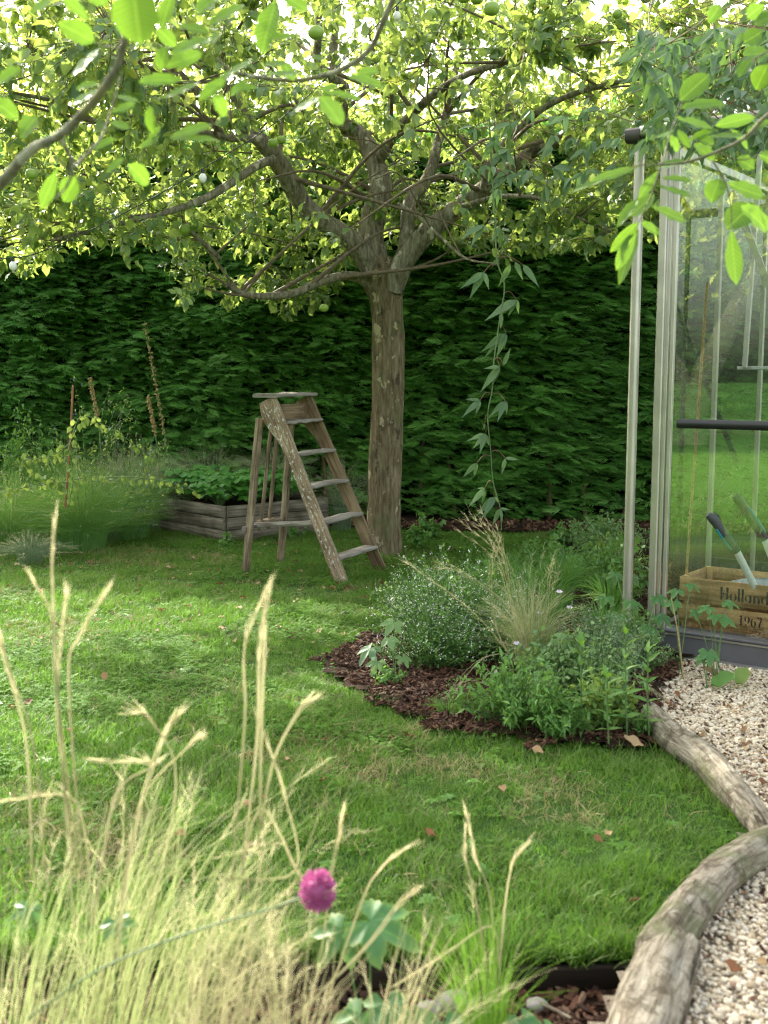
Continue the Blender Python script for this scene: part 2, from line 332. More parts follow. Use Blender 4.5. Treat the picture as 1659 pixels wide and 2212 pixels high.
def barkmat(name, base, light, moss, ms=4.0, thr=.55):
    m, n, l, out = newmat(name); bs = n.new('ShaderNodeBsdfPrincipled'); bs.inputs['Roughness'].default_value = .85; bs.inputs['Specular IOR Level'].default_value = .2
    tc = n.new('ShaderNodeTexCoord')
    def nz(s, d=8, r=.65, sz=1):
        mp = n.new('ShaderNodeMapping'); mp.inputs['Scale'].default_value = (1, 1, sz); l.new(tc.outputs['Object'], mp.inputs[0])
        q = n.new('ShaderNodeTexNoise'); q.inputs['Scale'].default_value = s; q.inputs['Detail'].default_value = d; q.inputs['Roughness'].default_value = r; l.new(mp.outputs[0], q.inputs['Vector']); return q.outputs[0]
    a = nz(34, sz=.16); rp = ramp(n, [(.3, tuple(q * .35 for q in base)), (.48, base), (.7, light)]); l.new(a, rp.inputs[0]); c = rp.outputs[0]
    b = nz(ms, 7, .6, .6)
    for (lo, hi, cc, src) in ((thr, thr + .1, moss, b), (.60, .63, tuple(min(1, q * 1.7) for q in light), nz(9, 6, .6, .7)), (.61, .65, (.27, .20, .12), nz(5.5, 6, .62, .5)), (.60, .63, (.045, .035, .025), nz(7.5, 7, .66, .55)), (.66, .69, (.36, .37, .33), nz(45, 5, .7))):
        mr = n.new('ShaderNodeMapRange'); mr.inputs[1].default_value = lo; mr.inputs[2].default_value = hi; mr.inputs[4].default_value = .75; l.new(src, mr.inputs[0])
        mx = n.new('ShaderNodeMix'); mx.data_type = 'RGBA'; l.new(mr.outputs[0], mx.inputs[0]); l.new(c, mx.inputs[6]); mx.inputs[7].default_value = (*cc, 1); c = mx.outputs[2]
    l.new(c, bs.inputs['Base Color'])
    bp = n.new('ShaderNodeBump'); bp.inputs['Strength'].default_value = 1.0; bp.inputs['Distance'].default_value = .035; l.new(a, bp.inputs['Height']); l.new(bp.outputs[0], bs.inputs['Normal'])
    l.new(bs.outputs[0], out.inputs[0]); return m
def groundmat(name, cols, s1=3, s2=40, bump=.6, third=None):
    m, n, l, out = newmat(name); bs = n.new('ShaderNodeBsdfPrincipled'); bs.inputs['Roughness'].default_value = .95; bs.inputs['Specular IOR Level'].default_value = .1
    g = n.new('ShaderNodeNewGeometry')
    a = n.new('ShaderNodeTexNoise'); a.inputs['Scale'].default_value = s1; a.inputs['Detail'].default_value = 5; l.new(g.outputs['Position'], a.inputs['Vector'])
    b = n.new('ShaderNodeTexNoise'); b.inputs['Scale'].default_value = s2; b.inputs['Detail'].default_value = 8; b.inputs['Roughness'].default_value = .7; l.new(g.outputs['Position'], b.inputs['Vector'])
    ad = n.new('ShaderNodeMath'); ad.operation = 'MULTIPLY_ADD'; l.new(a.outputs[0], ad.inputs[0]); ad.inputs[1].default_value = .45; 
    mb = n.new('ShaderNodeMath'); mb.operation = 'MULTIPLY'; l.new(b.outputs[0], mb.inputs[0]); mb.inputs[1].default_value = .55; l.new(mb.outputs[0], ad.inputs[2])
    rp = ramp(n, [(.36 + .28 * i / (len(cols) - 1), c) for i, c in enumerate(cols)]); l.new(ad.outputs[0], rp.inputs[0]); l.new(rp.outputs[0], bs.inputs['Base Color'])
    bp = n.new('ShaderNodeBump'); bp.inputs['Strength'].default_value = bump; bp.inputs['Distance'].default_value = .02; l.new(b.outputs[0], bp.inputs['Height']); l.new(bp.outputs[0], bs.inputs['Normal'])
    l.new(bs.outputs[0], out.inputs[0]); return m
M = {}
M['apple_leaf'] = leafmat('apple_leaf', [(.065, .14, .07), (.09, .18, .09), (.12, .21, .12), (.13, .22, .08), (.10, .20, .075)], .43, (.46, .60, .11), .38, .5, veins=.25)
M['apple_leaf_pale'] = leafmat('apple_leaf_pale', [(.09, .17, .06), (.14, .22, .08), (.12, .20, .09), (.2, .26, .06)], .45, (.55, .60, .10), .4, .5, veins=.25)
M['walnut'] = leafmat('walnut_leaf', [(.045, .13, .022), (.07, .18, .028), (.10, .21, .03), (.06, .14, .03)], .32, (.20, .37, .03), .5, .3, veins=.9, vcol=(.28, .38, .08))
M['clematis'] = leafmat('clematis_leaf', [(.06, .13, .055), (.09, .17, .07), (.12, .20, .085)], .2, (.22, .40, .08), .38, .45, veins=.0)
M['hedge'] = leafmat('hedge_spray', [(.04, .14, .025), (.10, .27, .045), (.18, .40, .08), (.07, .21, .035), (.14, .34, .06), (.20, .39, .11), (.05, .16, .035)], .25, (.20, .46, .07), .55, .25)
M['bgleaf'] = leafmat('background_leaf', [(.05, .11, .02), (.09, .17, .03), (.14, .22, .04)], .5, (.55, .62, .10), .5, .3)
M['bgdark'] = leafmat('conifer_leaf', [(.02, .07, .02), (.03, .10, .03), (.04, .12, .03)], .25, (.12, .30, .05), .5, .3)
M['grass'] = leafmat('lawn_grass', [(.058, .145, .018), (.09, .195, .024), (.12, .225, .03), (.085, .175, .022), (.18, .22, .065)], .35, (.20, .42, .04), .5, .25, patch=2.3, pcol=(.13, .19, .055))
M['grass_dry'] = leafmat('dry_grass', [(.26, .22, .10), (.34, .29, .15), (.18, .19, .07)], .25, (.4, .36, .15), .6, .2)
M['clover'] = leafmat('clover', [(.06, .15, .02), (.09, .19, .028), (.075, .17, .025)], .3, (.22, .42, .04), .75, .12)
M['blade'] = leafmat('tall_green_grass', [(.06, .16, .035), (.09, .22, .045), (.07, .18, .055)], .3, (.2, .4, .06), .45, .35)
M['mound'] = leafmat('mound_grass', [(.08, .22, .045), (.12, .28, .06), (.16, .31, .09), (.10, .24, .05)], .35, (.3, .5, .1), .5, .3)
M['blade_bright'] = leafmat('bright_green_grass', [(.08, .21, .03), (.12, .27, .04), (.07, .18, .03)], .32, (.24, .45, .05), .45, .3)
M['feather'] = leafmat('feather_grass', [(.22, .24, .10), (.32, .31, .17), (.42, .37, .24), (.20, .24, .09), (.36, .31, .18)], .3, (.46, .44, .24), .5, .3)
M['feather_green'] = leafmat('feather_grass_green', [(.13, .21, .06), (.24, .29, .11), (.36, .36, .20), (.46, .42, .28)], .32, (.38, .46, .18), .5, .3)
M['straw'] = leafmat('straw_plume', [(.46, .43, .28), (.56, .52, .37), (.40, .39, .24)], .4, (.75, .68, .40), .5, .3)
M['mid'] = leafmat('herb_leaf', [(.08, .20, .04), (.115, .26, .05), (.10, .23, .055), (.16, .30, .06)], .3, (.25, .45, .08), .45, .35)
M['pale'] = leafmat('pale_green_leaf', [(.12, .23, .08), (.16, .28, .09), (.11, .22, .10)], .3, (.35, .5, .15), .45, .4)
M['lime'] = leafmat('lime_leaf', [(.15, .27, .06), (.20, .31, .08), (.13, .24, .06)], .4, (.38, .50, .1), .45, .35)
M['palm'] = leafmat('lobed_leaf', [(.05, .15, .045), (.07, .19, .05), (.06, .17, .06)], .28, (.2, .4, .08), .45, .35, edge=(.13, .22, .05))
M['strawberry'] = leafmat('strawberry_leaf', [(.06, .20, .03), (.09, .26, .045), (.07, .22, .05)], .3, (.25, .5, .07), .42, .35)
M['grey_green'] = leafmat('grey_green_leaf', [(.12, .18, .11), (.16, .23, .14), (.10, .17, .09)], .25, (.3, .42, .2), .55, .3)
M['fallen'] = leafmat('fallen_leaf', [(.16, .065, .03), (.24, .11, .05), (.10, .05, .03), (.36, .25, .13), (.42, .33, .20)], .12, (.3, .15, .05), .7, .2)
M['white_petal'] = leafmat('white_petal', [(.62, .64, .60), (.75, .76, .72)], .2, (.7, .72, .65), .6, .2)
M['pink_petal'] = leafmat('pink_petal', [(.62, .50, .66), (.75, .66, .78)], .25, (.7, .6, .75), .6, .2)
M['blue_petal'] = leafmat('blue_petal', [(.28, .30, .70), (.38, .38, .78)], .25, (.4, .4, .8), .6, .2)
M['allium'] = leafmat('allium_floret', [(.30, .06, .20), (.45, .11, .30), (.36, .07, .16), (.55, .20, .42)], .25, (.6, .15, .4), .55, .25)
M['stem'] = solid('green_stem', (.09, .17, .05), .55, var=.3)
M['stem_brown'] = solid('brown_stem', (.17, .10, .055), .7, var=.3)
M['stem_red'] = solid('reddish_cane', (.30, .13, .06), .5, var=.25)
M['seed'] = solid('dry_seed_head', (.38, .27, .12), .8, var=.4, vscale=60)
M['bark'] = barkmat('apple_bark', (.17, .13, .075), (.32, .27, .18), (.12, .14, .055))
M['bark_limb'] = barkmat('apple_limb_bark', (.23, .20, .145), (.42, .39, .31), (.14, .16, .08), 7, .60)
M['bark_walnut'] = barkmat('walnut_bark', (.22, .21, .14), (.34, .33, .25), (.26, .24, .06), 9, .52)
M['twig'] = solid('twig', (.16, .12, .08), .8, var=.4, vscale=30)
M['apple'] = solid('apple_skin', (.24, .36, .06), .35, var=.25, vscale=20)
M['weathered'] = woodmat('weathered_wood', (.12, .09, .06), (.28, .21, .14), (.42, .36, .28), (45, 2.5))
M['stile_paint'] = woodmat('flaking_white_paint_wood', (.16, .10, .06), (.33, .24, .16), (.42, .34, .25), (45, 2.5), paint=(.60, .59, .54), pamt=.44)
M['stile_brown'] = woodmat('brown_ladder_wood', (.12, .08, .045), (.25, .175, .105), (.33, .25, .16), (45, 2.5), paint=(.50, .46, .40), pamt=.33)
M['tread'] = woodmat('grey_tread_wood', (.17, .15, .125), (.31, .285, .25), (.42, .40, .36), (60, 3))
M['planter'] = woodmat('grey_planter_wood', (.09, .075, .055), (.20, .175, .135), (.30, .27, .22), (50, 2.2), mottle=((.10, .12, .06), 3.0, .62))
M['crate'] = woodmat('crate_wood', (.42, .24, .10), (.62, .38, .17), (.70, .47, .24), (35, 1.8), rough=.65, bump=.2)
M['log'] = woodmat('silver_log', (.20, .16, .12), (.50, .46, .37), (.66, .63, .54), (16, 2.0), bump=.8, mottle=((.11, .12, .06), 6.5, .56))
def logmat(name):
    m, n, l, out = newmat(name); bs = n.new('ShaderNodeBsdfPrincipled'); bs.inputs['Roughness'].default_value = .85; bs.inputs['Specular IOR Level'].default_value = .2
    uv = n.new('ShaderNodeUVMap'); uv.uv_map = 'UVMap'; tc = n.new('ShaderNodeTexCoord')
    def nz(vec, sc_, s=1, d=9, r=.68, dist=0):
        mp = n.new('ShaderNodeMapping'); mp.inputs['Scale'].default_value = sc_; l.new(vec, mp.inputs[0]); q = n.new('ShaderNodeTexNoise'); q.inputs['Scale'].default_value = s; q.inputs['Detail'].default_value = d; q.inputs['Roughness'].default_value = r; q.inputs['Distortion'].default_value = dist; l.new(mp.outputs[0], q.inputs['Vector']); return q.outputs[0]
    a = nz(uv.outputs[0], (70, 7, 1), dist=.8); rp = ramp(n, [(.28, (.05, .038, .028)), (.42, (.18, .15, .11)), (.55, (.31, .28, .22)), (.72, (.46, .43, .36))]); l.new(a, rp.inputs[0]); c = rp.outputs[0]
    def over(c, src, lo, hi, colr, amt=1.0):
        mr = n.new('ShaderNodeMapRange'); mr.inputs[1].default_value = lo; mr.inputs[2].default_value = hi; mr.inputs[4].default_value = amt; l.new(src, mr.inputs[0])
        mx = n.new('ShaderNodeMix'); mx.data_type = 'RGBA'; l.new(mr.outputs[0], mx.inputs[0]); l.new(c, mx.inputs[6]); mx.inputs[7].default_value = (*colr, 1); return mx.outputs[2]
    b = nz(tc.outputs['Object'], (1, 1, 1), 11, 9, .74, .5); c = over(c, b, .50, .60, (.075, .06, .038), .85)
    e = nz(tc.outputs['Object'], (1, 1, 1), 4.5, 7, .65); c = over(c, e, .53, .62, (.10, .12, .045), .6)
    f = nz(uv.outputs[0], (26, 2.2, 1), 1, 5, .5, 1.2); c = over(c, f, .63, .66, (.03, .022, .015), .9)
    l.new(c, bs.inputs['Base Color']); ad = n.new('ShaderNodeMath'); ad.operation = 'SUBTRACT'; l.new(a, ad.inputs[0]); l.new(b, ad.inputs[1])
    bp = n.new('ShaderNodeBump'); bp.inputs['Strength'].default_value = .9; bp.inputs['Distance'].default_value = .012; l.new(ad.outputs[0], bp.inputs['Height']); l.new(bp.outputs[0], bs.inputs['Normal']); l.new(bs.outputs[0], out.inputs[0]); return m
M['log'] = logmat('silver_log')
M['edging'] = woodmat('dark_edging', (.008, .006, .004), (.02, .013, .008), (.035, .024, .015), (40, 2))
M['alu'] = solid('aluminium', (.50, .48, .43), .38, .75, var=.12, vscale=6)
M['alu_pipe'] = solid('aluminium_pipe', (.50, .48, .43), .34, .7, var=.12, vscale=5)
M['grey_sill'] = solid('grey_sill', (.14, .14, .155), .45, .3, var=.12, vscale=9)
M['black'] = solid('black_rubber', (.015, .015, .017), .4, var=.2)
M['dark_metal'] = solid('dark_gutter', (.06, .055, .05), .5, .4, var=.2)
M['ink'] = solid('stencil_ink', (.045, .035, .028), .8, var=.3, vscale=90)
M['grip'] = solid('dark_grip', (.04, .048, .048), .55, var=.15)
M['teal'] = solid('teal_grip', (.0, .24, .30), .45, var=.1)
M['whitemetal'] = solid('white_tube', (.70, .72, .68), .3, var=.05)
M['white_plastic'] = solid('white_plastic', (.62, .64, .60), .45, var=.06)
M['pale_blue'] = solid('pale_blue_shelf', (.45, .58, .56), .5, var=.1)
M['terracotta'] = solid('terracotta', (.40, .18, .09), .8, var=.2)
M['cloth'] = solid('grey_cloth', (.62, .60, .66), .9, var=.2, vscale=5)
M['plastic_bag'] = solid('grey_bag', (.33, .36, .39), .5, var=.2, vscale=20)
M['bulb'] = solid('frosted_bulb', (.75, .75, .70), .25, var=.05)
M['stone'] = solid('grey_stone', (.20, .19, .175), .9, var=.3, bump=.5)
M['soil'] = groundmat('dark_soil', [(.010, .007, .005), (.030, .018, .012), (.055, .032, .02)], 4, 50)
M['lawnsoil'] = groundmat('lawn_base', [(.02, .05, .012), (.035, .08, .016), (.055, .10, .025)], 1.2, 35)
M['ground'] = groundmat('far_ground', [(.03, .07, .015), (.05, .11, .02), (.07, .14, .03)], 1, 25)
M['gravel_base'] = groundmat('gravel_base', [(.10, .08, .06), (.26, .22, .17), (.42, .38, .31)], 6, 70)
m, n, l, out = newmat('gravel_stone'); bs = n.new('ShaderNodeBsdfPrincipled'); bs.inputs['Roughness'].default_value = .75
rp = ramp(n, [(0, (.26, .19, .12)), (.12, (.46, .37, .25)), (.4, (.58, .50, .37)), (.8, (.68, .61, .48)), (.97, (.50, .46, .40)), (1, (.30, .14, .06))]); l.new(rnd_node(n, l), rp.inputs[0])
nz = n.new('ShaderNodeTexNoise'); tc = n.new('ShaderNodeTexCoord'); nz.inputs['Scale'].default_value = 2.5; l.new(tc.outputs['Object'], nz.inputs['Vector'])
l.new(rp.outputs[0], bs.inputs['Base Color']); l.new(bs.outputs[0], out.inputs[0]); M['gravel'] = m
M['chip'] = leafmat('bark_chip', [(.025, .013, .009), (.065, .030, .019), (.12, .055, .033), (.04, .020, .013), (.19, .12, .08)], .0, (.1, .1, .1), .8, .2)
for nm_, f0 in (("glass", .27), ("glass_back", .045)):
    m, n, l, out = newmat(nm_)
    tr = n.new('ShaderNodeBsdfTransparent'); tr.inputs[0].default_value = (.90, .955, .925, 1); gl = n.new('ShaderNodeBsdfGlossy'); gl.inputs['Roughness'].default_value = 0.0; gl.inputs[0].default_value = (.95, 1, .97, 1)
    ge = n.new('ShaderNodeNewGeometry'); dt = n.new('ShaderNodeVectorMath'); dt.operation = 'DOT_PRODUCT'; l.new(ge.outputs['Incoming'], dt.inputs[0]); l.new(ge.outputs['Normal'], dt.inputs[1])
    ab = n.new('ShaderNodeMath'); ab.operation = 'ABSOLUTE'; l.new(dt.outputs['Value'], ab.inputs[0]); om = n.new('ShaderNodeMath'); om.operation = 'SUBTRACT'; om.inputs[0].default_value = 1; l.new(ab.outputs[0], om.inputs[1])
    pw = n.new('ShaderNodeMath'); pw.operation = 'POWER'; pw.inputs[1].default_value = 4; l.new(om.outputs[0], pw.inputs[0])
    mf = n.new('ShaderNodeMath'); mf.operation = 'MULTIPLY_ADD'; mf.inputs[1].default_value = .78; mf.inputs[2].default_value = f0; mf.use_clamp = True; l.new(pw.outputs[0], mf.inputs[0])
    mx = n.new('ShaderNodeMixShader'); l.new(mf.outputs[0], mx.inputs[0]); l.new(tr.outputs[0], mx.inputs[1]); l.new(gl.outputs[0], mx.inputs[2]); l.new(mx.outputs[0], out.inputs[0]); M[nm_] = m
M['chipbed'] = groundmat('bark_mulch_bed', [(.10, .05, .03), (.26, .15, .09), (.42, .28, .18)], 3, 45)
# ------------------------------------------------------------------ ground layout (metres)
def inpoly(P, poly):
    x, y = P[:, 0], P[:, 1]; c = np.zeros(len(P), bool); q = np.asarray(poly); j = len(q) - 1
    for i in range(len(q)):
        xi, yi = q[i]; xj, yj = q[j]
        c ^= ((yi > y) != (yj > y)) & (x < (xj - xi) * (y - yi) / (yj - yi + 1e-12) + xi); j = i
    return c
BED = [(-.32, 5.85), (-.15, 5.42), (.08, 5.08), (.40, 4.80), (.75, 4.62), (1.08, 4.55), (1.22, 4.85), (1.32, 5.25), (1.62, 6.05), (2.6, 6.3), (4.2, 8.0), (4.2, 11.4), (1.9, 10.9), (1.55, 9.6), (1.2, 8.6), (.85, 7.9), (.35, 7.4), (.0, 6.7), (-.26, 6.2)]
LOGLINE = np.array([(1.17, 5.25), (1.22, 4.75), (1.28, 4.35), (1.33, 3.95), (1.24, 3.7), (1.02, 3.42), (.82, 3.12), (.66, 2.85), (.50, 2.5), (.3, 2.0)])
GRAVEL = [(1.17, 5.3), (1.22, 4.75), (1.29, 4.35), (1.33, 3.9), (1.22, 3.65), (1.02, 3.42), (.82, 3.12), (.66, 2.85), (.50, 2.5), (.3, 2.0), (.2, 1.2), (5, 1.2), (5, 3.8), (1.66, 6.03)]
FRONTBED = [(-6, 3.0), (-2, 2.98), (-1, 2.93), (.68, 2.9), (.55, 2.5), (.3, 1.9), (.2, .6), (-6, .6)]
RB_C, RB_A, RB_B = np.array([-1.5, 10.45]), np.array([-2.9, 11.95]), np.array([-.57, 11.2])
RAISED = [RB_C, RB_B, RB_B + RB_A - RB_C, RB_A]
HA, HB = np.array([4.5, 11.25]), np.array([-7.5, 13.7])      # hedge face, right to left

def sheet(poly, z, nx=2, noise=0.0, step=None):
    me = Acc(); P = np.array([(x, y, z) for x, y in poly]); return P
def polysheet(name, poly, z, mat, kind='structure'):
    import bmesh
    bm = bmesh.new(); vs = [bm.verts.new((x, y, z)) for x, y in poly]; f = bm.faces.new(vs)
    if f.normal.z < 0: f.normal_flip()
    bmesh.ops.triangulate(bm, faces=[f])
    me = bpy.data.meshes.new(name); bm.to_mesh(me); bm.free(); me.materials.append(mat)
    o = bpy.data.objects.new(name, me); col.objects.link(o); WP[o.name] = Vector((0, 0, 0)); o['kind'] = kind; return o
g = Acc(); g.add([(-150, -150, -.22), (150, -150, -.22), (150, 250, -.22), (-150, 250, -.22)], [(0, 1, 2, 3)]); struct('ground', g, M['ground'])
# lawn: gently uneven, opens round the front bed
lx = np.concatenate([np.linspace(-32, -16, 17)[:-1], np.linspace(-16, 6, 111)]); ly = np.sort(np.concatenate([np.linspace(-28, -10, 18)[:-1], np.linspace(-10, 16, 131), [2.9, 2.905]])); X, Y = np.meshgrid(lx, ly)
Z = .012 * np.sin(X * 1.9 + Y * .7) * np.sin(Y * 1.3 - X * .4)
V = np.stack([X, Y, Z], -1).reshape(-1, 3); ny, nx = X.shape
i, j = np.meshgrid(np.arange(ny - 1), np.arange(nx - 1), indexing='ij'); a = i * nx + j
F = np.stack([a, a + 1, a + nx + 1, a + nx], -1).reshape(-1, 4); cen = V[F].mean(1)
infront = (cen[:, 1] < 2.9) & (cen[:, 1] > .5) & (cen[:, 0] < .8) & (cen[:, 0] > -6)
g = Acc(); g.add(V, F[~infront]); struct('lawn', g, M['lawnsoil'])
def bumpy(name, poly, z0, amp, mat, step=.06, seed=0, dome=0.0):
    P = np.array(poly); lo, hi = P.min(0), P.max(0)
    X, Y = np.meshgrid(np.arange(lo[0] - step, hi[0] + step, step), np.arange(lo[1] - step, hi[1] + step, step))
    r2 = np.random.default_rng(seed); Z = z0 + amp * (np.sin(X * 9 + seed) * np.sin(Y * 11) * .4 + r2.standard_normal(X.shape) * .5)
    V = np.stack([X, Y, Z], -1).reshape(-1, 3); ny, nx = X.shape
    i, j = np.meshgrid(np.arange(ny - 1), np.arange(nx - 1), indexing='ij'); a = i * nx + j
    F = np.stack([a, a + 1, a + nx + 1, a + nx], -1).reshape(-1, 4); ok = inpoly(V[F].mean(1)[:, :2], poly)
    g = Acc(); g.add(V, F[ok]); return struct(name, g, mat)
bumpy('flower_bed_soil', BED, .035, .012, M['soil'], .06, 1)
bumpy('front_bed_soil', FRONTBED, -.08, .015, M['soil'], .07, 2)
bumpy('gravel_path', GRAVEL, .012, .004, M['gravel_base'], .06, 3)
HS = [(HA[0], HA[1] + .1), (HA[0], HA[1] - .45), (1.4, 11.0), (.1, 11.2), (-.55, 11.45), (-.9, 12.6)]
bumpy('side_bed_soil', [(-19.5, 6), (-18.5, -2), (-16.5, -8), (-11, -14), (-16, -19), (-27, -8), (-27, 6)], .035, .03, M['chipbed'], .3, 7)
bumpy('hedge_litter_strip', HS, .03, .014, M['soil'], .07, 4)

# lawn grass
def blade_strip(acc, p, h, lean, wd, az, segs=3, rnd=.5, curl=1.0):
    d = np.array([math.cos(az), math.sin(az), 0]); s = np.array([-math.sin(az), math.cos(az), 0]); V = []; U = []
    for k in range(segs + 1):
        t = k / segs; c = np.array(p) + d * lean * t ** 1.6 + np.array([0, 0, h * (t - curl * .25 * t * t * (lean / max(h, .01)))])
        ww = wd * (1 - t) ** .7 * .5 + .0002
        V += [c - s * ww, c + s * ww]; U += [(-1, t), (1, t)]
    F = [(2 * k, 2 * k + 1, 2 * k + 3, 2 * k + 2) for k in range(segs)]
    acc.add(V, F, U, rnd)
def tuft(nb, rad, h0, h1, lean, wd, mat, seed, name='grass_tuft'):
    r = random.Random(seed); g = Acc()
    for _ in range(nb):
        a = r.uniform(0, 6.28); q = rad * math.sqrt(r.random()); h = r.uniform(h0, h1)
        blade_strip(g, (q * math.cos(a), q * math.sin(a), 0), h, r.uniform(.2, 1) * lean * h, wd * r.uniform(.6, 1.3), r.uniform(0, 6.28), 3, r.random())
    return proto(name, g, mat)
tufts = [tuft(16, .045, .018, .045, 1.1, .0032, M['grass'], s) for s in range(5)]
tall = [tuft(14, .04, .04, .085, 1.0, .004, M['grass'], 20 + s) for s in range(4)]
dryt = [tuft(9, .05, .02, .05, 1.6, .003, M['grass_dry'], 30 + s) for s in range(3)]
def rand_pts(n, x0, x1, y0, y1): return np.stack([rng.uniform(x0, x1, n), rng.uniform(y0, y1, n)], -1)
def jit(P, a=.085): return P + a * np.stack([nzv(P, 7.1, .4) + .6 * nzv(P, 17, 1), nzv(P, 8.3, 2.1) + .6 * nzv(P, 19, 3)], -1)
nzv = lambda P, s, ph=0: np.sin(P[:, 0] * s + ph + 1.3 * np.sin(P[:, 1] * s * .7)) * np.sin(P[:, 1] * s * 1.1 + ph * 2 + np.sin(P[:, 0] * s * .6))
def lawn_ok(P): return ~(inpoly(jit(P), BED) | inpoly(P, GRAVEL) | inpoly(P, FRONTBED) | inpoly(P, RAISED) | inpoly(P, HS)) & (P[:, 1] > 2.92)
def vis(P, m=.25): return np.abs(P[:, 0]) < P[:, 1] * .343 + m
nzv = lambda P, s, ph=0: np.sin(P[:, 0] * s + ph + 1.3 * np.sin(P[:, 1] * s * .7)) * np.sin(P[:, 1] * s * 1.1 + ph * 2 + np.sin(P[:, 0] * s * .6))
def flatrot(n, tilt=.12): return np.stack([rng.normal(0, tilt, n), rng.normal(0, tilt, n), rng.uniform(0, 6.28, n)], -1)
P = rand_pts(90000, -4.6, 4.2, 2.9, 12.5); P = P[lawn_ok(P) & vis(P, .5)]
dens = np.clip(5.5 / P[:, 1], .45, 1.0); P = P[rng.random(len(P)) < dens]
gn_scatter('lawn_grass', tufts, np.c_[P, np.zeros(len(P))], flatrot(len(P)), rng.uniform(.7, 1.3, len(P)) * (1 + .3 * nzv(P, 2.3) + .3 * nzv(P, 8.5, 1.7)))
P = rand_pts(16000, -4.6, 2.2, 2.9, 11); edge = nzv(P, 2.9, 1) > .35
near_log = np.min(np.linalg.norm(P[:, None] - LOGLINE[None], axis=2), axis=1) < .42
P = P[lawn_ok(P) & vis(P, .3) & (edge | near_log) & (rng.random(len(P)) < .75)]
gn_scatter('long_grass', tall, np.c_[P, np.zeros(len(P))], flatrot(len(P), .2), rng.uniform(.7, 1.3, len(P)))
P = rand_pts(22000, -4, 2, 2.9, 10); P = P[lawn_ok(P) & vis(P, .3) & (((nzv(P, 1.9, 2.2) > .3) & (nzv(P, 6.1, 1) > -.2)) | (rng.random(len(P)) < .10))]
gn_scatter('dry_grass', dryt, np.c_[P, np.zeros(len(P))], flatrot(len(P), .3), rng.uniform(.7, 1.4, len(P)))
P = rand_pts(26000, -13, -2.2, -5.5, 6.5); P = P[(~vis(P, .3) | (P[:, 1] < 0)) & (np.hypot(P[:, 0] - .5, P[:, 1] - 3) < 13)]
gn_scatter('side_lawn_grass', tall, np.c_[P, np.zeros(len(P))], flatrot(len(P), .2), rng.uniform(.9, 1.8, len(P)))
P = np.stack([rng.uniform(-1.2, .7, 420), 2.915 + np.abs(rng.normal(0, .03, 420))], -1); gn_scatter('edge_grass', tall, np.c_[P, np.full(420, -.005)], flatrot(420, .35), rng.uniform(.6, 1.3, 420))
# clover and lawn weeds
def clover_proto(s):
    g = Acc(); t = leaf_tpl(3, 'obovate', .1, .05, w=.48)
    for _ in range(7):
        c = np.array([random.gauss(0, .035), random.gauss(0, .035), random.uniform(.012, .035)]); a0 = random.uniform(0, 6.28)
        for k in range(3):
            a = a0 + k * 2.09; d = np.array([math.cos(a), math.sin(a), random.uniform(-.15, .25)]); B = basis(d, np.array([0, 0, 1.])) * random.uniform(.009, .015)
            g.add(t[0] @ B.T + c, t[1], t[2], random.random())
    return proto('clover_tuft', g, M['clover'])
P = rand_pts(20000, -4, 2, 2.9, 10.8); P = P[lawn_ok(P) & vis(P, .3)]; P = P[(nzv(P, 1.7, .5) > .05) & (P[:, 1] > 4.2) | (rng.random(len(P)) < .06)]
gn_scatter('clover_patches', [clover_proto(s) for s in range(4)], np.c_[P, np.full(len(P), .006)], flatrot(len(P), .1), rng.uniform(.7, 1.2, len(P)))

# mulch chips
def chip_proto(s):
    g = Acc()
    a = random.uniform(.008, .02); b = random.uniform(.004, .01); c = random.uniform(.002, .005)
    V = [(sx * a * random.uniform(.6, 1.2), sy * b * random.uniform(.6, 1.2), sz * c) for sx in (-1, 1) for sy in (-1, 1) for sz in (-1, 1)]
    g.add(V, [(0, 1, 3, 2), (4, 6, 7, 5), (0, 4, 5, 1), (2, 3, 7, 6), (0, 2, 6, 4), (1, 5, 7, 3)], rnd=.5)
    return proto('bark_chip', g, M['chip'], False)
chips = [chip_proto(s) for s in range(8)]
P = rand_pts(70000, -.5, 2.4, 4.3, 9.5); P = P[inpoly(jit(P, .10), BED) & vis(P)]; P = P[(P[:, 1] < 6.6) | (rng.random(len(P)) < .3)]
gn_scatter('bark_chips', chips, np.c_[P, rng.uniform(.035, .055, len(P))], rng.uniform(-3, 3, (len(P), 3)) * [.2, .2, 1], rng.uniform(.4, 1.2, len(P)))
P = rand_pts(9000, -2.2, .8, 1.8, 2.95); P = P[inpoly(P, FRONTBED)]
gn_scatter('front_bed_chips', chips, np.c_[P, rng.uniform(-.08, -.065, len(P))], rng.uniform(-3, 3, (len(P), 3)) * [.2, .2, 1], rng.uniform(.6, 1.5, len(P)))
P = rand_pts(1300, -.8, 4, 10.6, 11.7); P = P[inpoly(P, HS)]
gn_scatter('hedge_leaf_litter', chips, np.c_[P, rng.uniform(.03, .06, len(P))], rng.uniform(-3, 3, (len(P), 3)) * [.3, .3, 1], rng.uniform(1., 2.4, len(P)))
P = rand_pts(5200, .3, 3.0, 2.2, 6.3); P = P[inpoly(P, GRAVEL) & vis(P, .15)]; P = P[(nzv(P, 5.1, 2) > .1) | (rng.random(len(P)) < .3)][:1500]
gn_scatter('gravel_litter', chips, np.c_[P, np.full(len(P), .034)], rng.uniform(-3, 3, (len(P), 3)) * [.3, .3, 1], rng.uniform(.3, .95, len(P)))
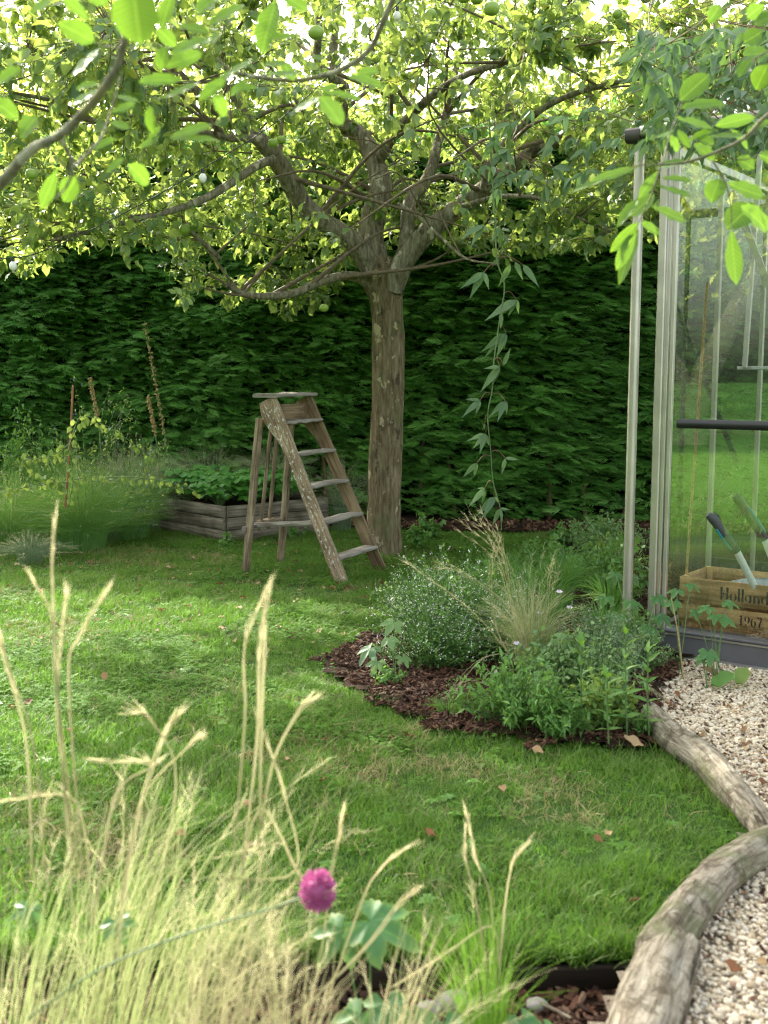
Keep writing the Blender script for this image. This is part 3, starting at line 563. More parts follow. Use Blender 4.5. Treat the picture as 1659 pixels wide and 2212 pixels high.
def rosette(sd_):
    g = Acc(); t = leaf_tpl(3, 'ovate', .2, .35, .1, w=.27); r = random.Random(sd_)
    for q in range(7): a = q * .9 + r.uniform(-.2, .2); B = basis(norm(np.array([math.cos(a), math.sin(a), .35])), np.array([0, 0, 1.])) * r.uniform(.018, .036); g.add(t[0] @ B.T, t[1], t[2], r.random())
    return proto('weed_rosette', g, M['mid'])
P = rand_pts(1700, -4, 2, 3.0, 10.6); P = P[lawn_ok(P) & vis(P, .3) & (rng.random(len(P)) < .4)]
gn_scatter('lawn_weeds', [rosette(k) for k in range(3)], np.c_[P, np.full(len(P), .012)], flatrot(len(P), .1), rng.uniform(.5, 1.3, len(P)))
# gravel stones
def stone_proto(s):
    g = Acc(); ball(g, (0, 0, 0), 1, 6, 4, (random.uniform(.8, 1.3), random.uniform(.7, 1), random.uniform(.45, .7)), 0, jit=.10); return proto('gravel_stone', g, M['gravel'])
stones = [stone_proto(s) for s in range(7)]
P = rand_pts(150000, .3, 3.0, 2.2, 6.3); P = P[inpoly(P, GRAVEL) & vis(P, .15)]
dlog = np.min(np.linalg.norm(P[:, None] - catmull(LOGLINE, 40)[None], axis=2), axis=1); P = P[dlog > .045]
gn_scatter('gravel', stones, np.c_[P, rng.uniform(.006, .03, len(P))], rng.uniform(-3, 3, (len(P), 3)) * [.2, .2, 1], np.clip(rng.lognormal(-4.85, .32, len(P)), .004, .016))

# ------------------------------------------------------------------ hedge
hd = np.r_[norm(HB - HA), 0]; hn = np.array([hd[1], -hd[0], 0]); hn = hn if hn[1] < 0 else -hn
HL = np.linalg.norm(HB - HA); HH = 3.95
hedge = thing('conifer_hedge', 'tall clipped dark green conifer hedge running behind the apple tree', 'hedge', (HA[0] + hd[0] * 5, HA[1] + hd[1] * 5, 0))
def hface(t, z, off=0.0): return np.stack([HA[0] + hd[0] * t + hn[0] * off, HA[1] + hd[1] * t + hn[1] * off, z], -1)
def hoff(t, z): return .09 * np.sin(t * 2.1 + z * .8) + .07 * np.sin(t * 5.3 + 2 * np.sin(z * 1.7)) * np.sin(z * 4.1) + .05 * np.sin(z * 9 + t * 3) + .035 * np.sin(z * 31 + 2.5 * np.sin(t * 3.1) + 1.7 * np.sin(t * 7.3)) + .03 * np.sin(t * 17 + 3 * np.sin(z * 5)) * np.sin(z * 19 + t * 4)
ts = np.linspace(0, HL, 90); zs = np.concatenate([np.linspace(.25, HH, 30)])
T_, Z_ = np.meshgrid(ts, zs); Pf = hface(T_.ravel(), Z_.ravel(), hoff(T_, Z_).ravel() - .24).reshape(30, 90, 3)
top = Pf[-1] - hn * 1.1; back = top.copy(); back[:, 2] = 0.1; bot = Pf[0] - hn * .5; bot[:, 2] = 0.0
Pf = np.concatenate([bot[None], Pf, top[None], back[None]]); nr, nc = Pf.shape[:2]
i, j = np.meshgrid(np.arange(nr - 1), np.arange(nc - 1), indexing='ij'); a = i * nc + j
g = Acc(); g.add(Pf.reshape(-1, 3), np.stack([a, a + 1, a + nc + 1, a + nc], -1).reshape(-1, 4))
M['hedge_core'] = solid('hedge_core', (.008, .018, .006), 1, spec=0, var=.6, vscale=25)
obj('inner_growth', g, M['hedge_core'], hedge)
def spray_proto(s):
    r = random.Random(s); g = Acc(); L = .19; q0_ = r.random()
    for k in range(12):
        t = .05 + .95 * k / 12
        for sd_ in ((-1, 1) if k < 11 else (0,)):
            ln = (.07 * (1 - t) + .025) * r.uniform(.7, 1.25); ang = R(r.uniform(22, 38)) * sd_
            p0 = np.array([0, t * L, -.03 * t * t]); d = np.array([math.sin(ang), math.cos(ang), r.uniform(-.3, .2)]); p1 = p0 + d * ln
            s_ = norm(np.cross(d, [0, 0, 1])) * .0028; m_ = p0 * .5 + p1 * .5; q = (q0_ + .2 * r.random()) % 1
            g.add([p0 - s_, p0 + s_, m_ + s_ * 1.4, m_ - s_ * 1.4], [(0, 1, 2, 3)], None, q); g.add([m_ - s_ * 1.4, m_ + s_ * 1.4, p1], [(0, 1, 2)], None, q)
    return proto('hedge_spray', g, M['hedge'])
sprays = [spray_proto(s) for s in range(6)]
N = 44000
t = rng.uniform(0, HL, N); z = rng.uniform(.02, HH + .05, N); keep = (z > .4) | (rng.random(N) < .35 + z * 1.2) | (t > 7); t, z = t[keep], z[keep]; N = len(t)
P = hface(t, z, hoff(t, z) + rng.uniform(-.20, .05, N))
side = rng.choice([-1, 1], N, p=[.80, .20])[:, None] * rng.uniform(.6, 2.2, N)[:, None]
d = norm(hn * rng.uniform(.5, 1.1, (N, 1)) + hd * side + np.array([0, 0, 1.]) * rng.uniform(-.4, .35, (N, 1)))
nm = norm(np.array([0, 0, 1.]) + hn * rng.uniform(.1, .9, (N, 1)) + rng.normal(0, .25, (N, 3)))
gn_scatter('foliage', sprays, P, eul(basis(d, nm)), rng.uniform(.55, 1.25, N), hedge)
N = 3500; t = rng.uniform(0, HL, N)
P = hface(t, np.full(N, HH), hoff(t, np.full(N, HH)) - rng.uniform(0, 1.1, N)); P[:, 2] += rng.uniform(-.03, .12, N)
d = norm(np.stack([rng.normal(0, .6, N), rng.normal(0, .6, N), rng.uniform(.4, 1, N)], -1)); gn_scatter('top_growth', sprays, P, eul(basis(d, norm(rng.normal(0, 1, (N, 3))))), rng.uniform(.8, 1.7, N), hedge)
for k in range(16):   # bare stems showing low down
    tt = 1.0 + k * .47 + rng.uniform(-.1, .1); g = Acc(); p0 = hface(np.array(tt), np.array(0.), -.12); p1 = hface(np.array(tt + rng.uniform(-.12, .12)), np.array(.9), -.1)
    tube(g, catmull([p0, (p0 + p1) / 2 + rng.normal(0, .02, 3), p1], 6), [.028, .018], 7, .06); obj('stem', g, M['stem_brown'], hedge)
# dense foot growth
# ------------------------------------------------------------------ generic trees beyond the hedge and behind the camera
T_sm0 = leaf_tpl(2, 'ovate', .15, .1, w=.4)
def clump_tree(name, label, base, h, cr, zc, mat, nleaf, leaf=.1, trunk=.14, seed=1, squash=(1, 1, 1), cone=False, group=None):
    r = np.random.default_rng(seed); t_ = thing(name, label, 'tree', (base[0], base[1], 0), group)
    g = Acc(); top = np.array([base[0], base[1], h * .8])
    tube(g, catmull([(base[0], base[1], -.05), (base[0] + .1, base[1], h * .4), top], 8), [trunk, trunk * .6, .03], 9, .05)
    C = np.array([base[0], base[1], zc]); cl = []
    for k in range(70):
        d = norm(r.standard_normal(3)); q = C + d * cr * np.array(squash) * r.uniform(.45, 1.0)
        if cone: q = np.array([base[0], base[1], r.uniform(.5, h)]); rr = cr * (1 - q[2] / h) ** .8; a = r.uniform(0, 6.28); q = q + np.array([math.cos(a) * rr, math.sin(a) * rr, 0])
        cl.append(q); st = np.array([base[0], base[1], min(h * .75, max(h * .25, q[2] - .5))])
        if k < 30: tube(g, catmull([st, (st + q) / 2 + [0, 0, .1], q], 5), [trunk * .3, .01], 5)
    obj('trunk', g, M['twig'], t_)
    cl = np.array(cl); idx = r.integers(0, len(cl), nleaf); sp = r.standard_normal((nleaf, 3)); sp = sp / (np.linalg.norm(sp, axis=1, keepdims=True)) * (r.random((nleaf, 1)) ** .45)
    P = cl[idx] + sp * cr * (.3 if not cone else .2) * np.array([1, 1, .8])
    ll = leaf_tpl(2, 'ovate', .25, .2, w=.32); Mx = basis(r.standard_normal((nleaf, 3)) + [0, 0, -.3], norm(r.standard_normal((nleaf, 3)) * .6 + [0, 0, 1])) * (leaf * r.uniform(.6, 1.3, (nleaf, 1, 1)))
    g = Acc(); scatter(g, ll, Mx, P, r.random(nleaf)); obj('crown', g, M[mat], t_, kind='stuff'); return t_
clump_tree('background_tree', 'sunlit yellow green tree rising above the hedge on the left', (-5.2, 17.5), 6.0, 2.2, 4.3, 'bgleaf', 9000, .13, seed=1)
clump_tree('background_tree', 'bright leafy tree above the hedge behind the apple trunk', (-.6, 18.5), 6.2, 2.0, 4.3, 'bgleaf', 7000, .13, seed=2)
clump_tree('background_tree', 'sunlit broad tree above the hedge left of the dark conifer', (3.2, 17.5), 6.0, 1.9, 4.6, 'bgleaf', 8000, .13, seed=3)
clump_tree('background_conifer', 'dark green conifer top showing above the hedge near the greenhouse', (3.05, 14.0), 5.2, .95, 3.2, 'bgdark', 9000, .09, seed=4, cone=True)
clump_tree('background_tree', 'sunlit tree behind the greenhouse roof at the far right', (5.9, 14.8), 6.0, 1.9, 4.4, 'bgleaf', 8000, .13, seed=5)
for k, (x, y, rr, h_, mt, lb) in enumerate([(-17.5, -1.6, 2.6, 6.5, 'pale', 'pale leaved tree across the lawn, mirrored left in the greenhouse glass'), (-18.5, -6.5, 3.0, 8.0, 'bgleaf', 'sunlit leafy tree mirrored behind the forked trunk'), (-15.5, -9.5, 2.4, 6.0, 'pale', 'low pale tree mirrored to the right of the forked trunk'), (-20, 3.5, 3.0, 8.0, 'bgleaf', 'leafy tree by the far side of the garden, mirrored at the left pane edge'), (-21.5, -3, 3.0, 9.0, 'bgdark', 'dark tree furthest behind in the mirrored garden')]):
    clump_tree('garden_tree', lb, (x, y), h_, rr, h_ * .52, mt, 4200, .34, seed=10 + k, squash=(1, 1, 1.1), trunk=.22)
M['cream'] = leafmat('cream_floret', [(.62, .62, .42), (.72, .70, .52), (.55, .58, .34)], .2, (.6, .6, .4), .6, .2)
for k, (cx_, cy_, cz_, rr) in enumerate([(-15.0, -1.0, 1.6, 1.5), (-12.6, -8.2, 1.4, 1.3)]):
    fs = thing('flowering_shrub', ['large shrub with cream flower heads mirrored at the left of the glass', 'large shrub with cream flower heads mirrored beside the garden bench'][k], 'shrub', (cx_, cy_, 0)); P = np.array([cx_, cy_, cz_]) + norm(rng.standard_normal((4200, 3))) * rr * rng.uniform(.6, 1.05, (4200, 1)) * [1, 1, 1.15]; P[:, 2] = np.abs(P[:, 2])
    g = Acc(); scatter(g, leaf_tpl(2, 'ovate', .25, .2, w=.34), basis(rng.standard_normal((4200, 3)), norm(rng.normal(0, .5, (4200, 3)) + [0, 0, 1])) * .19, P, rng.random(4200)); obj('leaves', g, M['bgdark'], fs, kind='stuff')
    for q in range(46):
        d = norm(rng.standard_normal(3) + [.5, .3, .3]); c_ = np.array([cx_, cy_, cz_]) + d * rr * [1.05, 1.05, 1.2]; c_[2] = abs(c_[2]) + .1; g = Acc(); pp = c_ + norm(rng.standard_normal((90, 3))) * .13; scatter(g, T_sm0, basis(norm(rng.standard_normal((90, 3))), norm(pp - c_)) * .06, pp, rng.random(90)); obj('flower_head', g, M['cream'], fs, kind='stuff')
ft = thing('forked_tree', 'thick pale grey forked trunk across the lawn, mirrored in the greenhouse glass', 'tree', (-14.6, -4.4, 0)); g = Acc(); b_ = np.array([-14.6, -4.4, -.1])
tube(g, catmull([b_, b_ + [0, 0, .9], b_ + [-.35, .5, 2.2], b_ + [-1.1, 1.4, 4.4]], 20), [.46, .36, .28, .12], 14, .05); tube(g, catmull([b_ + [0, 0, .2], b_ + [.1, -.15, 1.1], b_ + [.35, -.6, 2.4], b_ + [.9, -1.5, 4.6]], 20), [.38, .34, .26, .12], 14, .05); obj('trunk', g, M['bark_walnut'], ft)
P = b_ + [0, 0, 5.6] + rng.standard_normal((3000, 3)) * [1.9, 1.9, 1.0]; g = Acc(); scatter(g, leaf_tpl(2, 'ovate', .25, .2, w=.32), basis(rng.standard_normal((3000, 3)), norm(rng.normal(0, .5, (3000, 3)) + [0, 0, 1])) * .3, P, rng.random(3000)); obj('crown', g, M['bgleaf'], ft, kind='stuff')
gb = thing('garden_bench', 'white slatted garden bench on the far lawn, mirrored above the black rail', 'bench', (-10.6, -4.6, 0)); cx_, cy_ = -10.6, -4.6; du = norm(np.array([.54, -.84, 0])); dv = norm(np.array([.84, .54, 0])); c_ = np.array([cx_, cy_, 0.])
for q in range(4): gbar_ = Acc(); beam(gbar_, c_ - du * .75 + dv * (.1 * q - .15) + [0, 0, .45], c_ + du * .75 + dv * (.1 * q - .15) + [0, 0, .45], dv, .085, .03); obj('slat', gbar_, M['white_plastic'], gb)
for q in range(3): gbar_ = Acc(); beam(gbar_, c_ - du * .75 - dv * .25 + [0, 0, .58 + .13 * q], c_ + du * .75 - dv * .25 + [0, 0, .58 + .13 * q], (0, 0, 1), .10, .025); obj('back_slat', gbar_, M['white_plastic'], gb)
for sx in (-.7, .7):
    for (sy, hh) in ((-.25, .92), (.18, .45)): gbar_ = Acc(); beam(gbar_, c_ + du * sx + dv * sy, c_ + du * sx + dv * sy + [0, 0, hh], du, .06, .06); obj('leg', gbar_, M['white_plastic'], gb)
bh = thing('backdrop_hedge', 'hedge added across the garden as a dark backdrop, seen only mirrored in the greenhouse glass', 'hedge', (-27, 0, 0)); BL = np.array([(-22, 16.0), (-27, 4.0), (-25, -10.0), (-16, -20), (-2, -25)]); BP = catmull(np.c_[BL, np.zeros(5)], 60)  # added hedge, gives the mirrored trees dark gaps instead of white sky
g = Acc(); bn = norm(np.cross(np.gradient(BP, axis=0), [0, 0, 1.])); bn = np.where((bn * -BP).sum(1, keepdims=True) < 0, -bn, bn)
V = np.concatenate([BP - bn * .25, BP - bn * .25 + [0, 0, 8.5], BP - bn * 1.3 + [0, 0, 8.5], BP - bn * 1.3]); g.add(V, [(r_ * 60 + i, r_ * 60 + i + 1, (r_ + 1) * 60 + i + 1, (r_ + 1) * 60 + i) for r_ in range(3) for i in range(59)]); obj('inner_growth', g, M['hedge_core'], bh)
N = 15000; k_ = rng.integers(0, 59, N); f_ = rng.random((N, 1)); P = BP[k_] * (1 - f_) + BP[k_ + 1] * f_ + bn[k_] * rng.uniform(-.35, .1, (N, 1)); P[:, 2] = rng.uniform(.1, 8.9, N)
d = norm(bn[k_] + rng.normal(0, .6, (N, 3))); gn_scatter('foliage', sprays, P, eul(basis(d, norm(rng.normal(0, .4, (N, 3)) + [0, 0, 1]))), rng.uniform(3, 5.5, N), bh)
# ------------------------------------------------------------------ apple tree
YT = 9.8
at_ = thing('apple_tree', 'old spreading apple tree with mottled bark trunk and green apples', 'tree', G(828, 1205))
def path(pts, Y0, Y1=None, n=24):
    Y1 = Y0 if Y1 is None else Y1; m = len(pts); return catmull([W(p[0], p[1], Y0 + (Y1 - Y0) * (k / (m - 1))) for k, p in enumerate(pts)], n)
px = lambda wpx, Y=YT: wpx / 2 / FP * Y
tg = Acc()
tr = path([(825, 1226), (827, 1175), (830, 1100), (832, 1030), (835, 950), (838, 860), (838, 760), (836, 690), (832, 640), (822, 600), (815, 560)], YT, YT, 46)
rad = np.interp(np.linspace(0, 1, 46), [0, .05, .15, .3, .5, .75, .85, .93, 1], [px(136), px(90), px(75), px(71), px(70), px(68), px(78), px(84), px(64)])
sd2 = 26; ang = np.linspace(0, 2 * np.pi, sd2, endpoint=False)
def lumpy(acc, P, rad, sides, amp):
    n = len(P); T = norm(np.gradient(P, axis=0)); X = norm(np.cross(T, [0, 1., .01])); Zz = np.cross(X, T); a = np.linspace(0, 2 * np.pi, sides, endpoint=False)
    L = np.linspace(0, 1, n)[:, None]; q = 1 + amp * (np.sin(3 * a + 7 * L) * .5 + np.sin(5 * a - 11 * L) * .35 + np.sin(2 * a + 23 * L) * .4 + .25 * rng.standard_normal((n, sides)))
    rr = rad[:, None] * q; V = P[:, None] + X[:, None] * (np.cos(a)[None, :, None] * rr[..., None]) + Zz[:, None] * (np.sin(a)[None, :, None] * rr[..., None])
    i, j = np.meshgrid(np.arange(n - 1), np.arange(sides), indexing='ij'); k = (j + 1) % sides
    F = np.stack([i * sides + j, i * sides + k, (i + 1) * sides + k, (i + 1) * sides + j], -1).reshape(-1, 4)
    acc.add(V.reshape(-1, 3), F)
lumpy(tg, tr, rad, 26, .05)
obj('trunk', tg, M['bark'], at_)
limbs = [
    ([(822, 615), (790, 560), (755, 515), (700, 480), (655, 440), (630, 400), (600, 350), (565, 305), (500, 258), (430, 205), (370, 140), (330, 60)], 9.8, 8.7, [50, 46, 40, 42, 38, 28, 22, 12]),
    ([(800, 612), (770, 598), (735, 597), (690, 610), (640, 632), (580, 640), (530, 636), (490, 615)], 9.75, 9.2, [30, 20, 18, 17, 14, 11]),
    ([(822, 600), (800, 520), (808, 460), (822, 405), (808, 345), (780, 292), (742, 272), (735, 200), (720, 120), (730, 20)], 9.8, 10.2, [60, 56, 50, 44, 38, 30, 28, 20, 14]),
    ([(845, 625), (872, 565), (925, 500), (985, 452), (1045, 408), (1100, 365), (1165, 320), (1240, 295), (1330, 250)], 9.75, 9.3, [54, 46, 42, 36, 28, 20, 12]),
    ([(872, 565), (878, 520), (880, 470), (888, 430), (915, 400), (935, 355), (945, 310), (965, 240), (985, 150), (1010, 50)], 9.7, 10.4, [34, 30, 28, 24, 20, 16, 10]),
    ([(590, 345), (555, 358), (500, 395), (440, 430), (360, 458), (280, 478), (190, 500), (110, 520)], 9.0, 7.9, [20, 18, 17, 13, 9, 6]),
    ([(560, 300), (500, 298), (430, 287), (330, 290), (220, 268), (120, 220), (20, 200)], 9.0, 8.0, [18, 16, 14, 10, 7]),
    ([(820, 345), (860, 280), (930, 210), (1010, 160), (1110, 130), (1230, 80)], 9.9, 8.6, [24, 20, 16, 12, 8]),
    ([(736, 262), (745, 190), (690, 150), (688, 60), (690, -40)], 9.6, 8.9, [24, 20, 15, 12]),
    ([(1045, 408), (1062, 350), (1100, 300), (1180, 230), (1280, 190), (1380, 170)], 9.4, 8.7, [20, 16, 12, 8]),
    ([(1000, 445), (1080, 425), (1170, 430), (1250, 470), (1320, 500)], 9.3, 8.2, [12, 10, 7, 4]),
    ([(475, 558), (450, 535), (418, 505), (395, 470)], 9.1, 8.9, [10, 12, 11, 6]),
    ([(540, 260), (480, 180), (400, 110), (300, 60), (180, 20)], 8.8, 8.6, [18, 14, 10, 6]),
    ([(750, 270), (650, 250), (560, 190), (500, 100), (470, 0)], 9.8, 10.8, [18, 14, 10, 6]),
    ([(860, 440), (905, 470), (960, 520), (1010, 560), (1080, 570)], 9.5, 8.6, [9, 8, 6, 3]),
]
nodes = []; 
for pts, y0, y1, wd in limbs:
    n = max(12, len(pts) * 4); P = path(pts, y0, y1, n); g = Acc(); rr = np.interp(np.linspace(0, 1, n), np.linspace(0, 1, len(wd)), [px(q, (y0 + y1) / 2) for q in wd])
    tube(g, P, list(rr), 14 if wd[0] > 15 else 8, .035); obj('limb', g, M['bark_limb'], at_)
    for k in range(int(n * .15), n): nodes.append((*P[k], rr[k]))
nodes = np.array(nodes)
def zmin(x, y):   # underside of the crown (metres) along its width
    b = np.interp(x, [-4.5, -3.3, -2.9, -2.5, -2.0, -1.6, -1.1, -.6, -.2, .2, .7, 1.4, 2.0, 2.6, 3.2], [2.25, 2.35, 2.5, 2.72, 2.75, 2.25, 2.08, 2.10, 2.35, 2.75, 2.6, 2.55, 2.6, 2.85, 3.0])
    return 1.6 + (b - 1.6) * y / 9.5
cc = np.array([-.55, 9.0, 3.9]); cr = np.array([4.3, 2.9, 2.5])
def incrown(p): return (((p - cc) / cr) ** 2).sum(-1) < 1
sg = Acc(); extra = []
def kdnear(P, Q):
    out = np.empty(len(P), int); dd = np.empty(len(P))
    for k in range(0, len(P), 400):
        D = np.linalg.norm(P[k:k + 400, None] - Q[None, :, :3], axis=2); out[k:k + 400] = D.argmin(1); dd[k:k + 400] = D.min(1)
    return out, dd
for k in range(100):
    q = nodes[rng.integers(len(nodes))]; p = q[:3]; a = rng.uniform(0, 6.28); L = rng.uniform(.7, 1.9)
    out = norm(np.array([p[0] - cc[0], p[1] - cc[1], 0])) * .5 + np.array([math.cos(a), math.sin(a), 0]); d = norm(out + [0, 0, rng.uniform(-.15, .8)])
    e = p + d * L; e[2] = max(e[2] - .12 * L, zmin(e[0], e[1]) + .1)
    if not incrown(e): continue
    mid = (p + e) / 2 + rng.normal(0, .09, 3) + [0, 0, .1]; P = catmull([p, mid, e], 10); r0 = min(q[3] * .6, .022)
    tube(sg, P, [r0, r0 * .6, .005], 6, .05, cap=False)
    for z in P[3:]: extra.append((*z, r0 * .5))
nodes2 = np.vstack([nodes, extra])
S = cc + rng.uniform(-1, 1, (19000, 3)) * cr; S = S[incrown(S)]; S = S[(S[:, 2] > zmin(S[:, 0], S[:, 1])) & (S[:, 2] < 6.0)]
idx, dd = kdnear(S, nodes2); ok = (dd < .72) & (dd > .08); S, idx = S[ok], idx[ok]
pr = np.where(S[:, 2] > 4.6, .22, 1.0); uu, vv = uv_of(S)
hole = (nzv(S[:, :2] * 1.3 + S[:, 2:3], 2.6, .3) > .55) ; pr = np.where(hole, .25, pr)
pr = np.where((S[:, 1] < 9.5) & (np.abs(S[:, 0] + .1) < 1.25) & (S[:, 2] < 3.35), pr * .22, pr)
LA = nodes[nodes[:, 3] > .032][:, :3]
for k0 in range(0, len(S), 500):
    dx = S[k0:k0 + 500, None, 0] - LA[None, :, 0]; dz = S[k0:k0 + 500, None, 2] - LA[None, :, 2]; fr = (S[k0:k0 + 500, None, 1] < LA[None, :, 1]); nr_ = ((dx ** 2 + dz ** 2 < .24 ** 2) & fr).any(1) & (S[k0:k0 + 500, 2] < 4.2); pr[k0:k0 + 500] = np.where(nr_, pr[k0:k0 + 500] * .22, pr[k0:k0 + 500])
ok = rng.random(len(S)) < pr * .95; S, idx = S[ok][:3100], idx[ok][:3500]; print('clusters', len(S))
LP = []; LD = []; LN = []; LS = []
for s, k in zip(S, idx):
    p = nodes2[k, :3]; mid = (p + s) / 2 + rng.normal(0, .04, 3); P = catmull([p, mid, s], 6); tube(sg, P, [.0042, .0018], 3, cap=False)
    nl = rng.integers(8, 16)
    for f in np.sort(rng.uniform(.25, 1.0, nl)):
        q = P[min(5, int(f * 5))] * (1 - (f * 5 % 1)) + P[min(5, int(f * 5) + 1)] * (f * 5 % 1); dr = norm(norm(s - p) * .5 + rng.normal(0, .8, 3) + [0, 0, -.35])
        LP.append(q + dr * .018); LD.append(dr); LN.append(norm(rng.normal(0, .55, 3) + [0, -.15, 1])); LS.append(rng.uniform(.055, .112))
obj('twigs', sg, M['twig'], at_, kind='stuff')
LP, LD, LN, LS = map(np.array, (LP, LD, LN, LS))
print('apple leaves', len(LP))
at1 = leaf_tpl(4, 'ovate', .22, .22, .3, w=.33); at2 = leaf_tpl(4, 'ovate', .4, .35, .3, w=.30)
BM = basis(LD, LN) * LS[:, None, None]
uu, vv = uv_of(LP); inside = (uu > 5) & (uu < 1655) & (vv > 5) & (vv < 700)
order = np.argsort(np.where(inside, LP[:, 1] / LS, 1e9))[:290]; isbig = np.zeros(len(LP), bool); isbig[order] = True
g = Acc(); rest = np.where(~isbig)[0]; half = rng.random(len(rest)) < .5
scatter(g, at1, BM[rest[half]], LP[rest[half]], rng.random(half.sum())); scatter(g, at2, BM[rest[~half]], LP[rest[~half]], rng.random((~half).sum()))
obj('leaves', g, M['apple_leaf'], at_, kind='stuff')
lm = []
for k in range(4):
    g = Acc(); t_ = (at1, at2)[k % 2]; g.add(*t_, .2 * k); lm.append(g.mesh('leaf', M['apple_leaf_pale' if k == 3 else 'apple_leaf']))
for k in np.where(isbig)[0]: inst('leaf', lm[k % 4], BM[k], LP[k], at_)
ga = Acc(); ball(ga, (0, 0, 0), 1, 14, 10, (1, 1, .9), dent=.16); apm = ga.mesh('apple', M['apple'])
for u, v, d_, Y in [(400, 495, 26, 8.6), (425, 488, 26, 8.6), (68, 376, 26, 7.2), (590, 309, 22, 8.3), (607, 302, 20, 8.35), (1062, 18, 34, 6.6), (1030, -5, 30, 6.6), (930, 30, 24, 7.4), (682, 70, 34, 7.), (430, 620, 20, 9.0), (626, 491, 16, 9.3), (1002, -8, 30, 7), (1333, 30, 22, 7.5), (1310, 62, 18, 8), (1395, -5, 24, 7), (700, 665, 20, 9.2), (845, 125, 20, 8.), (240, 700 - 240, 18, 8.5), (915, 332, 16, 9.)]:
    p = W(u, v, Y); r_ = px(d_, Y); a = inst('apple', apm, np.diag([r_, r_, r_]), p, at_)
    g = Acc(); tube(g, [(0, 0, .8), (.1, 0, 1.25), (.2, 0, 1.9)], [.06, .04], 4); s_ = obj('stalk', g, M['twig']); s_.parent = a
    s_.location = (0, 0, 0)

# ------------------------------------------------------------------ raised bed
H0 = .345
rb = thing('raised_bed', 'weathered grey timber raised bed of stacked planks beside the ladder', 'raised bed', (*RB_C, 0))
def plank_wall(a, b, h, nrow, splits, outward):
    ph = h / nrow
    for r_ in range(nrow):
        z = ph * (r_ + .5)
        for s0, s1 in splits:
            p0 = np.r_[a + (b - a) * s0, z]; p1 = np.r_[a + (b - a) * s1, z]; g = Acc()
            beam(g, p0 + outward * rng.uniform(0, .004), p1 + outward * rng.uniform(0, .004), (0, 0, 1), ph - .006, .035, seg=5, warp=.0015, bev=.10); obj('plank', g, M['planter'], rb)
e1 = norm(RB_A - RB_C); e2 = norm(RB_B - RB_C); o1 = np.r_[-e2, 0]; o2 = np.r_[-e1, 0]
plank_wall(RB_C, RB_A, H0, 3, [(.0, .998)], o1); plank_wall(RB_C + e2 * .022, RB_B, H0, 3, [(0, 1)], o2)
plank_wall(RB_B, RB_B + RB_A - RB_C, H0, 3, [(.01, 1)], -o1); plank_wall(RB_A + e2 * .02, RB_A + RB_B - RB_C, H0, 3, [(0, .98)], -o2)
for q in ((RB_C + e1 * .045 + e2 * .045), (RB_B + e1 * .045 - e2 * .045), (RB_A - e1 * .045 + e2 * .045)):
    g = Acc(); beam(g, np.r_[q, 0], np.r_[q, H0 - .012], np.r_[e1, 0], .05, .05); obj('corner_post', g, M['planter'], rb)
g = Acc(); q = [RB_C + (e1 + e2) * .02, RB_B + (e1 - e2) * .02, RB_B + RB_A - RB_C - (e1 + e2) * .02, RB_A + (e2 - e1) * .02]; g.add([(*p, H0 - .05) for p in q], [(0, 1, 2, 3)]); obj('soil', g, M['soil'], rb)

# ------------------------------------------------------------------ stepladder
FLf, FRf, RLf, RRf = G(740, 1262), G(822, 1232), G(530, 1240), G(605, 1217)
wv = norm(FRf - FLf)
FLt = np.array([-.885, 8.76, 1.395]); FRt = FLt + wv * .56
lad = thing('stepladder', 'old wooden stepladder with flaking white paint standing open under the apple tree', 'stepladder', (FLf + FRf + RLf + RRf) / 4)
def on(a, b, t): return np.asarray(a) + (np.asarray(b) - np.asarray(a)) * t
back = norm(np.cross(wv, [0, 0, 1.])); back = back if back[0] < 0 else -back
def stile(f, t_, mat, label):
    g = Acc(); ax = norm(t_ - f); wd = norm(np.cross(ax, wv)); f = f - ax * .01
    k = on(f, t_, .74)
    # side board seen broad from the side, widening to a shaped head
    V = []; U = []
    prof = [(0, .052, .052), (.25, .05, .05), (.5, .05, .05), (.7, .05, .05), (.78, .05, .065), (.88, .05, .115), (.94, .05, .125), (1.0, .05, .10)]
    s1 = 1 if np.dot(wd, back) > 0 else -1; wd = wd * s1; th = wv * .014
    for q, a, b in prof:
        c = on(f, t_, q)
        for (x_, y_) in ((-a, -1), (b, -1), (b, 1), (-a, 1)): V.append(c + wd * x_ + th * y_); U.append((x_ + y_ * .2, q * 1.5))
    F = []
    for i in range(len(prof) - 1):
        for j in range(4): k_ = (j + 1) % 4; F.append((i * 4 + j, i * 4 + k_, i * 4 + 4 + k_, i * 4 + 4 + j))
    F += [(3, 2, 1, 0), tuple(range(4 * len(prof) - 4, 4 * len(prof)))]
    g.add(V, F, U); return obj('stile', g, mat, lad, smooth=False, label=label)
FLt_, FRt_ = FLt, FRt
stile(FLf, FLt_, M['stile_paint'], 'stile with flaking white paint'); stile(FRf, FRt_, M['stile_brown'], 'bare brown stile')
for k, t_ in enumerate((.135, .325, .515, .69, .865)):
    a = on(FLf, FLt_, t_) + wv * .005; b = on(FRf, FRt_, t_) - wv * .005; a[2] = b[2] = (a[2] + b[2]) / 2 + .0; g = Acc()
    beam(g, a - back * .01, b - back * .01, back, .125, .026, seg=6, warp=.0025, bev=.28); obj('tread', g, M['tread'], lad)
tc_ = (FLt_ + FRt_) / 2 + back * .03; tc_[2] = 1.412; g = Acc(); beam(g, tc_ - wv * .31, tc_ + wv * .335, back, .225, .03, seg=6, warp=.002, bev=.3); obj('top_board', g, M['tread'], lad)
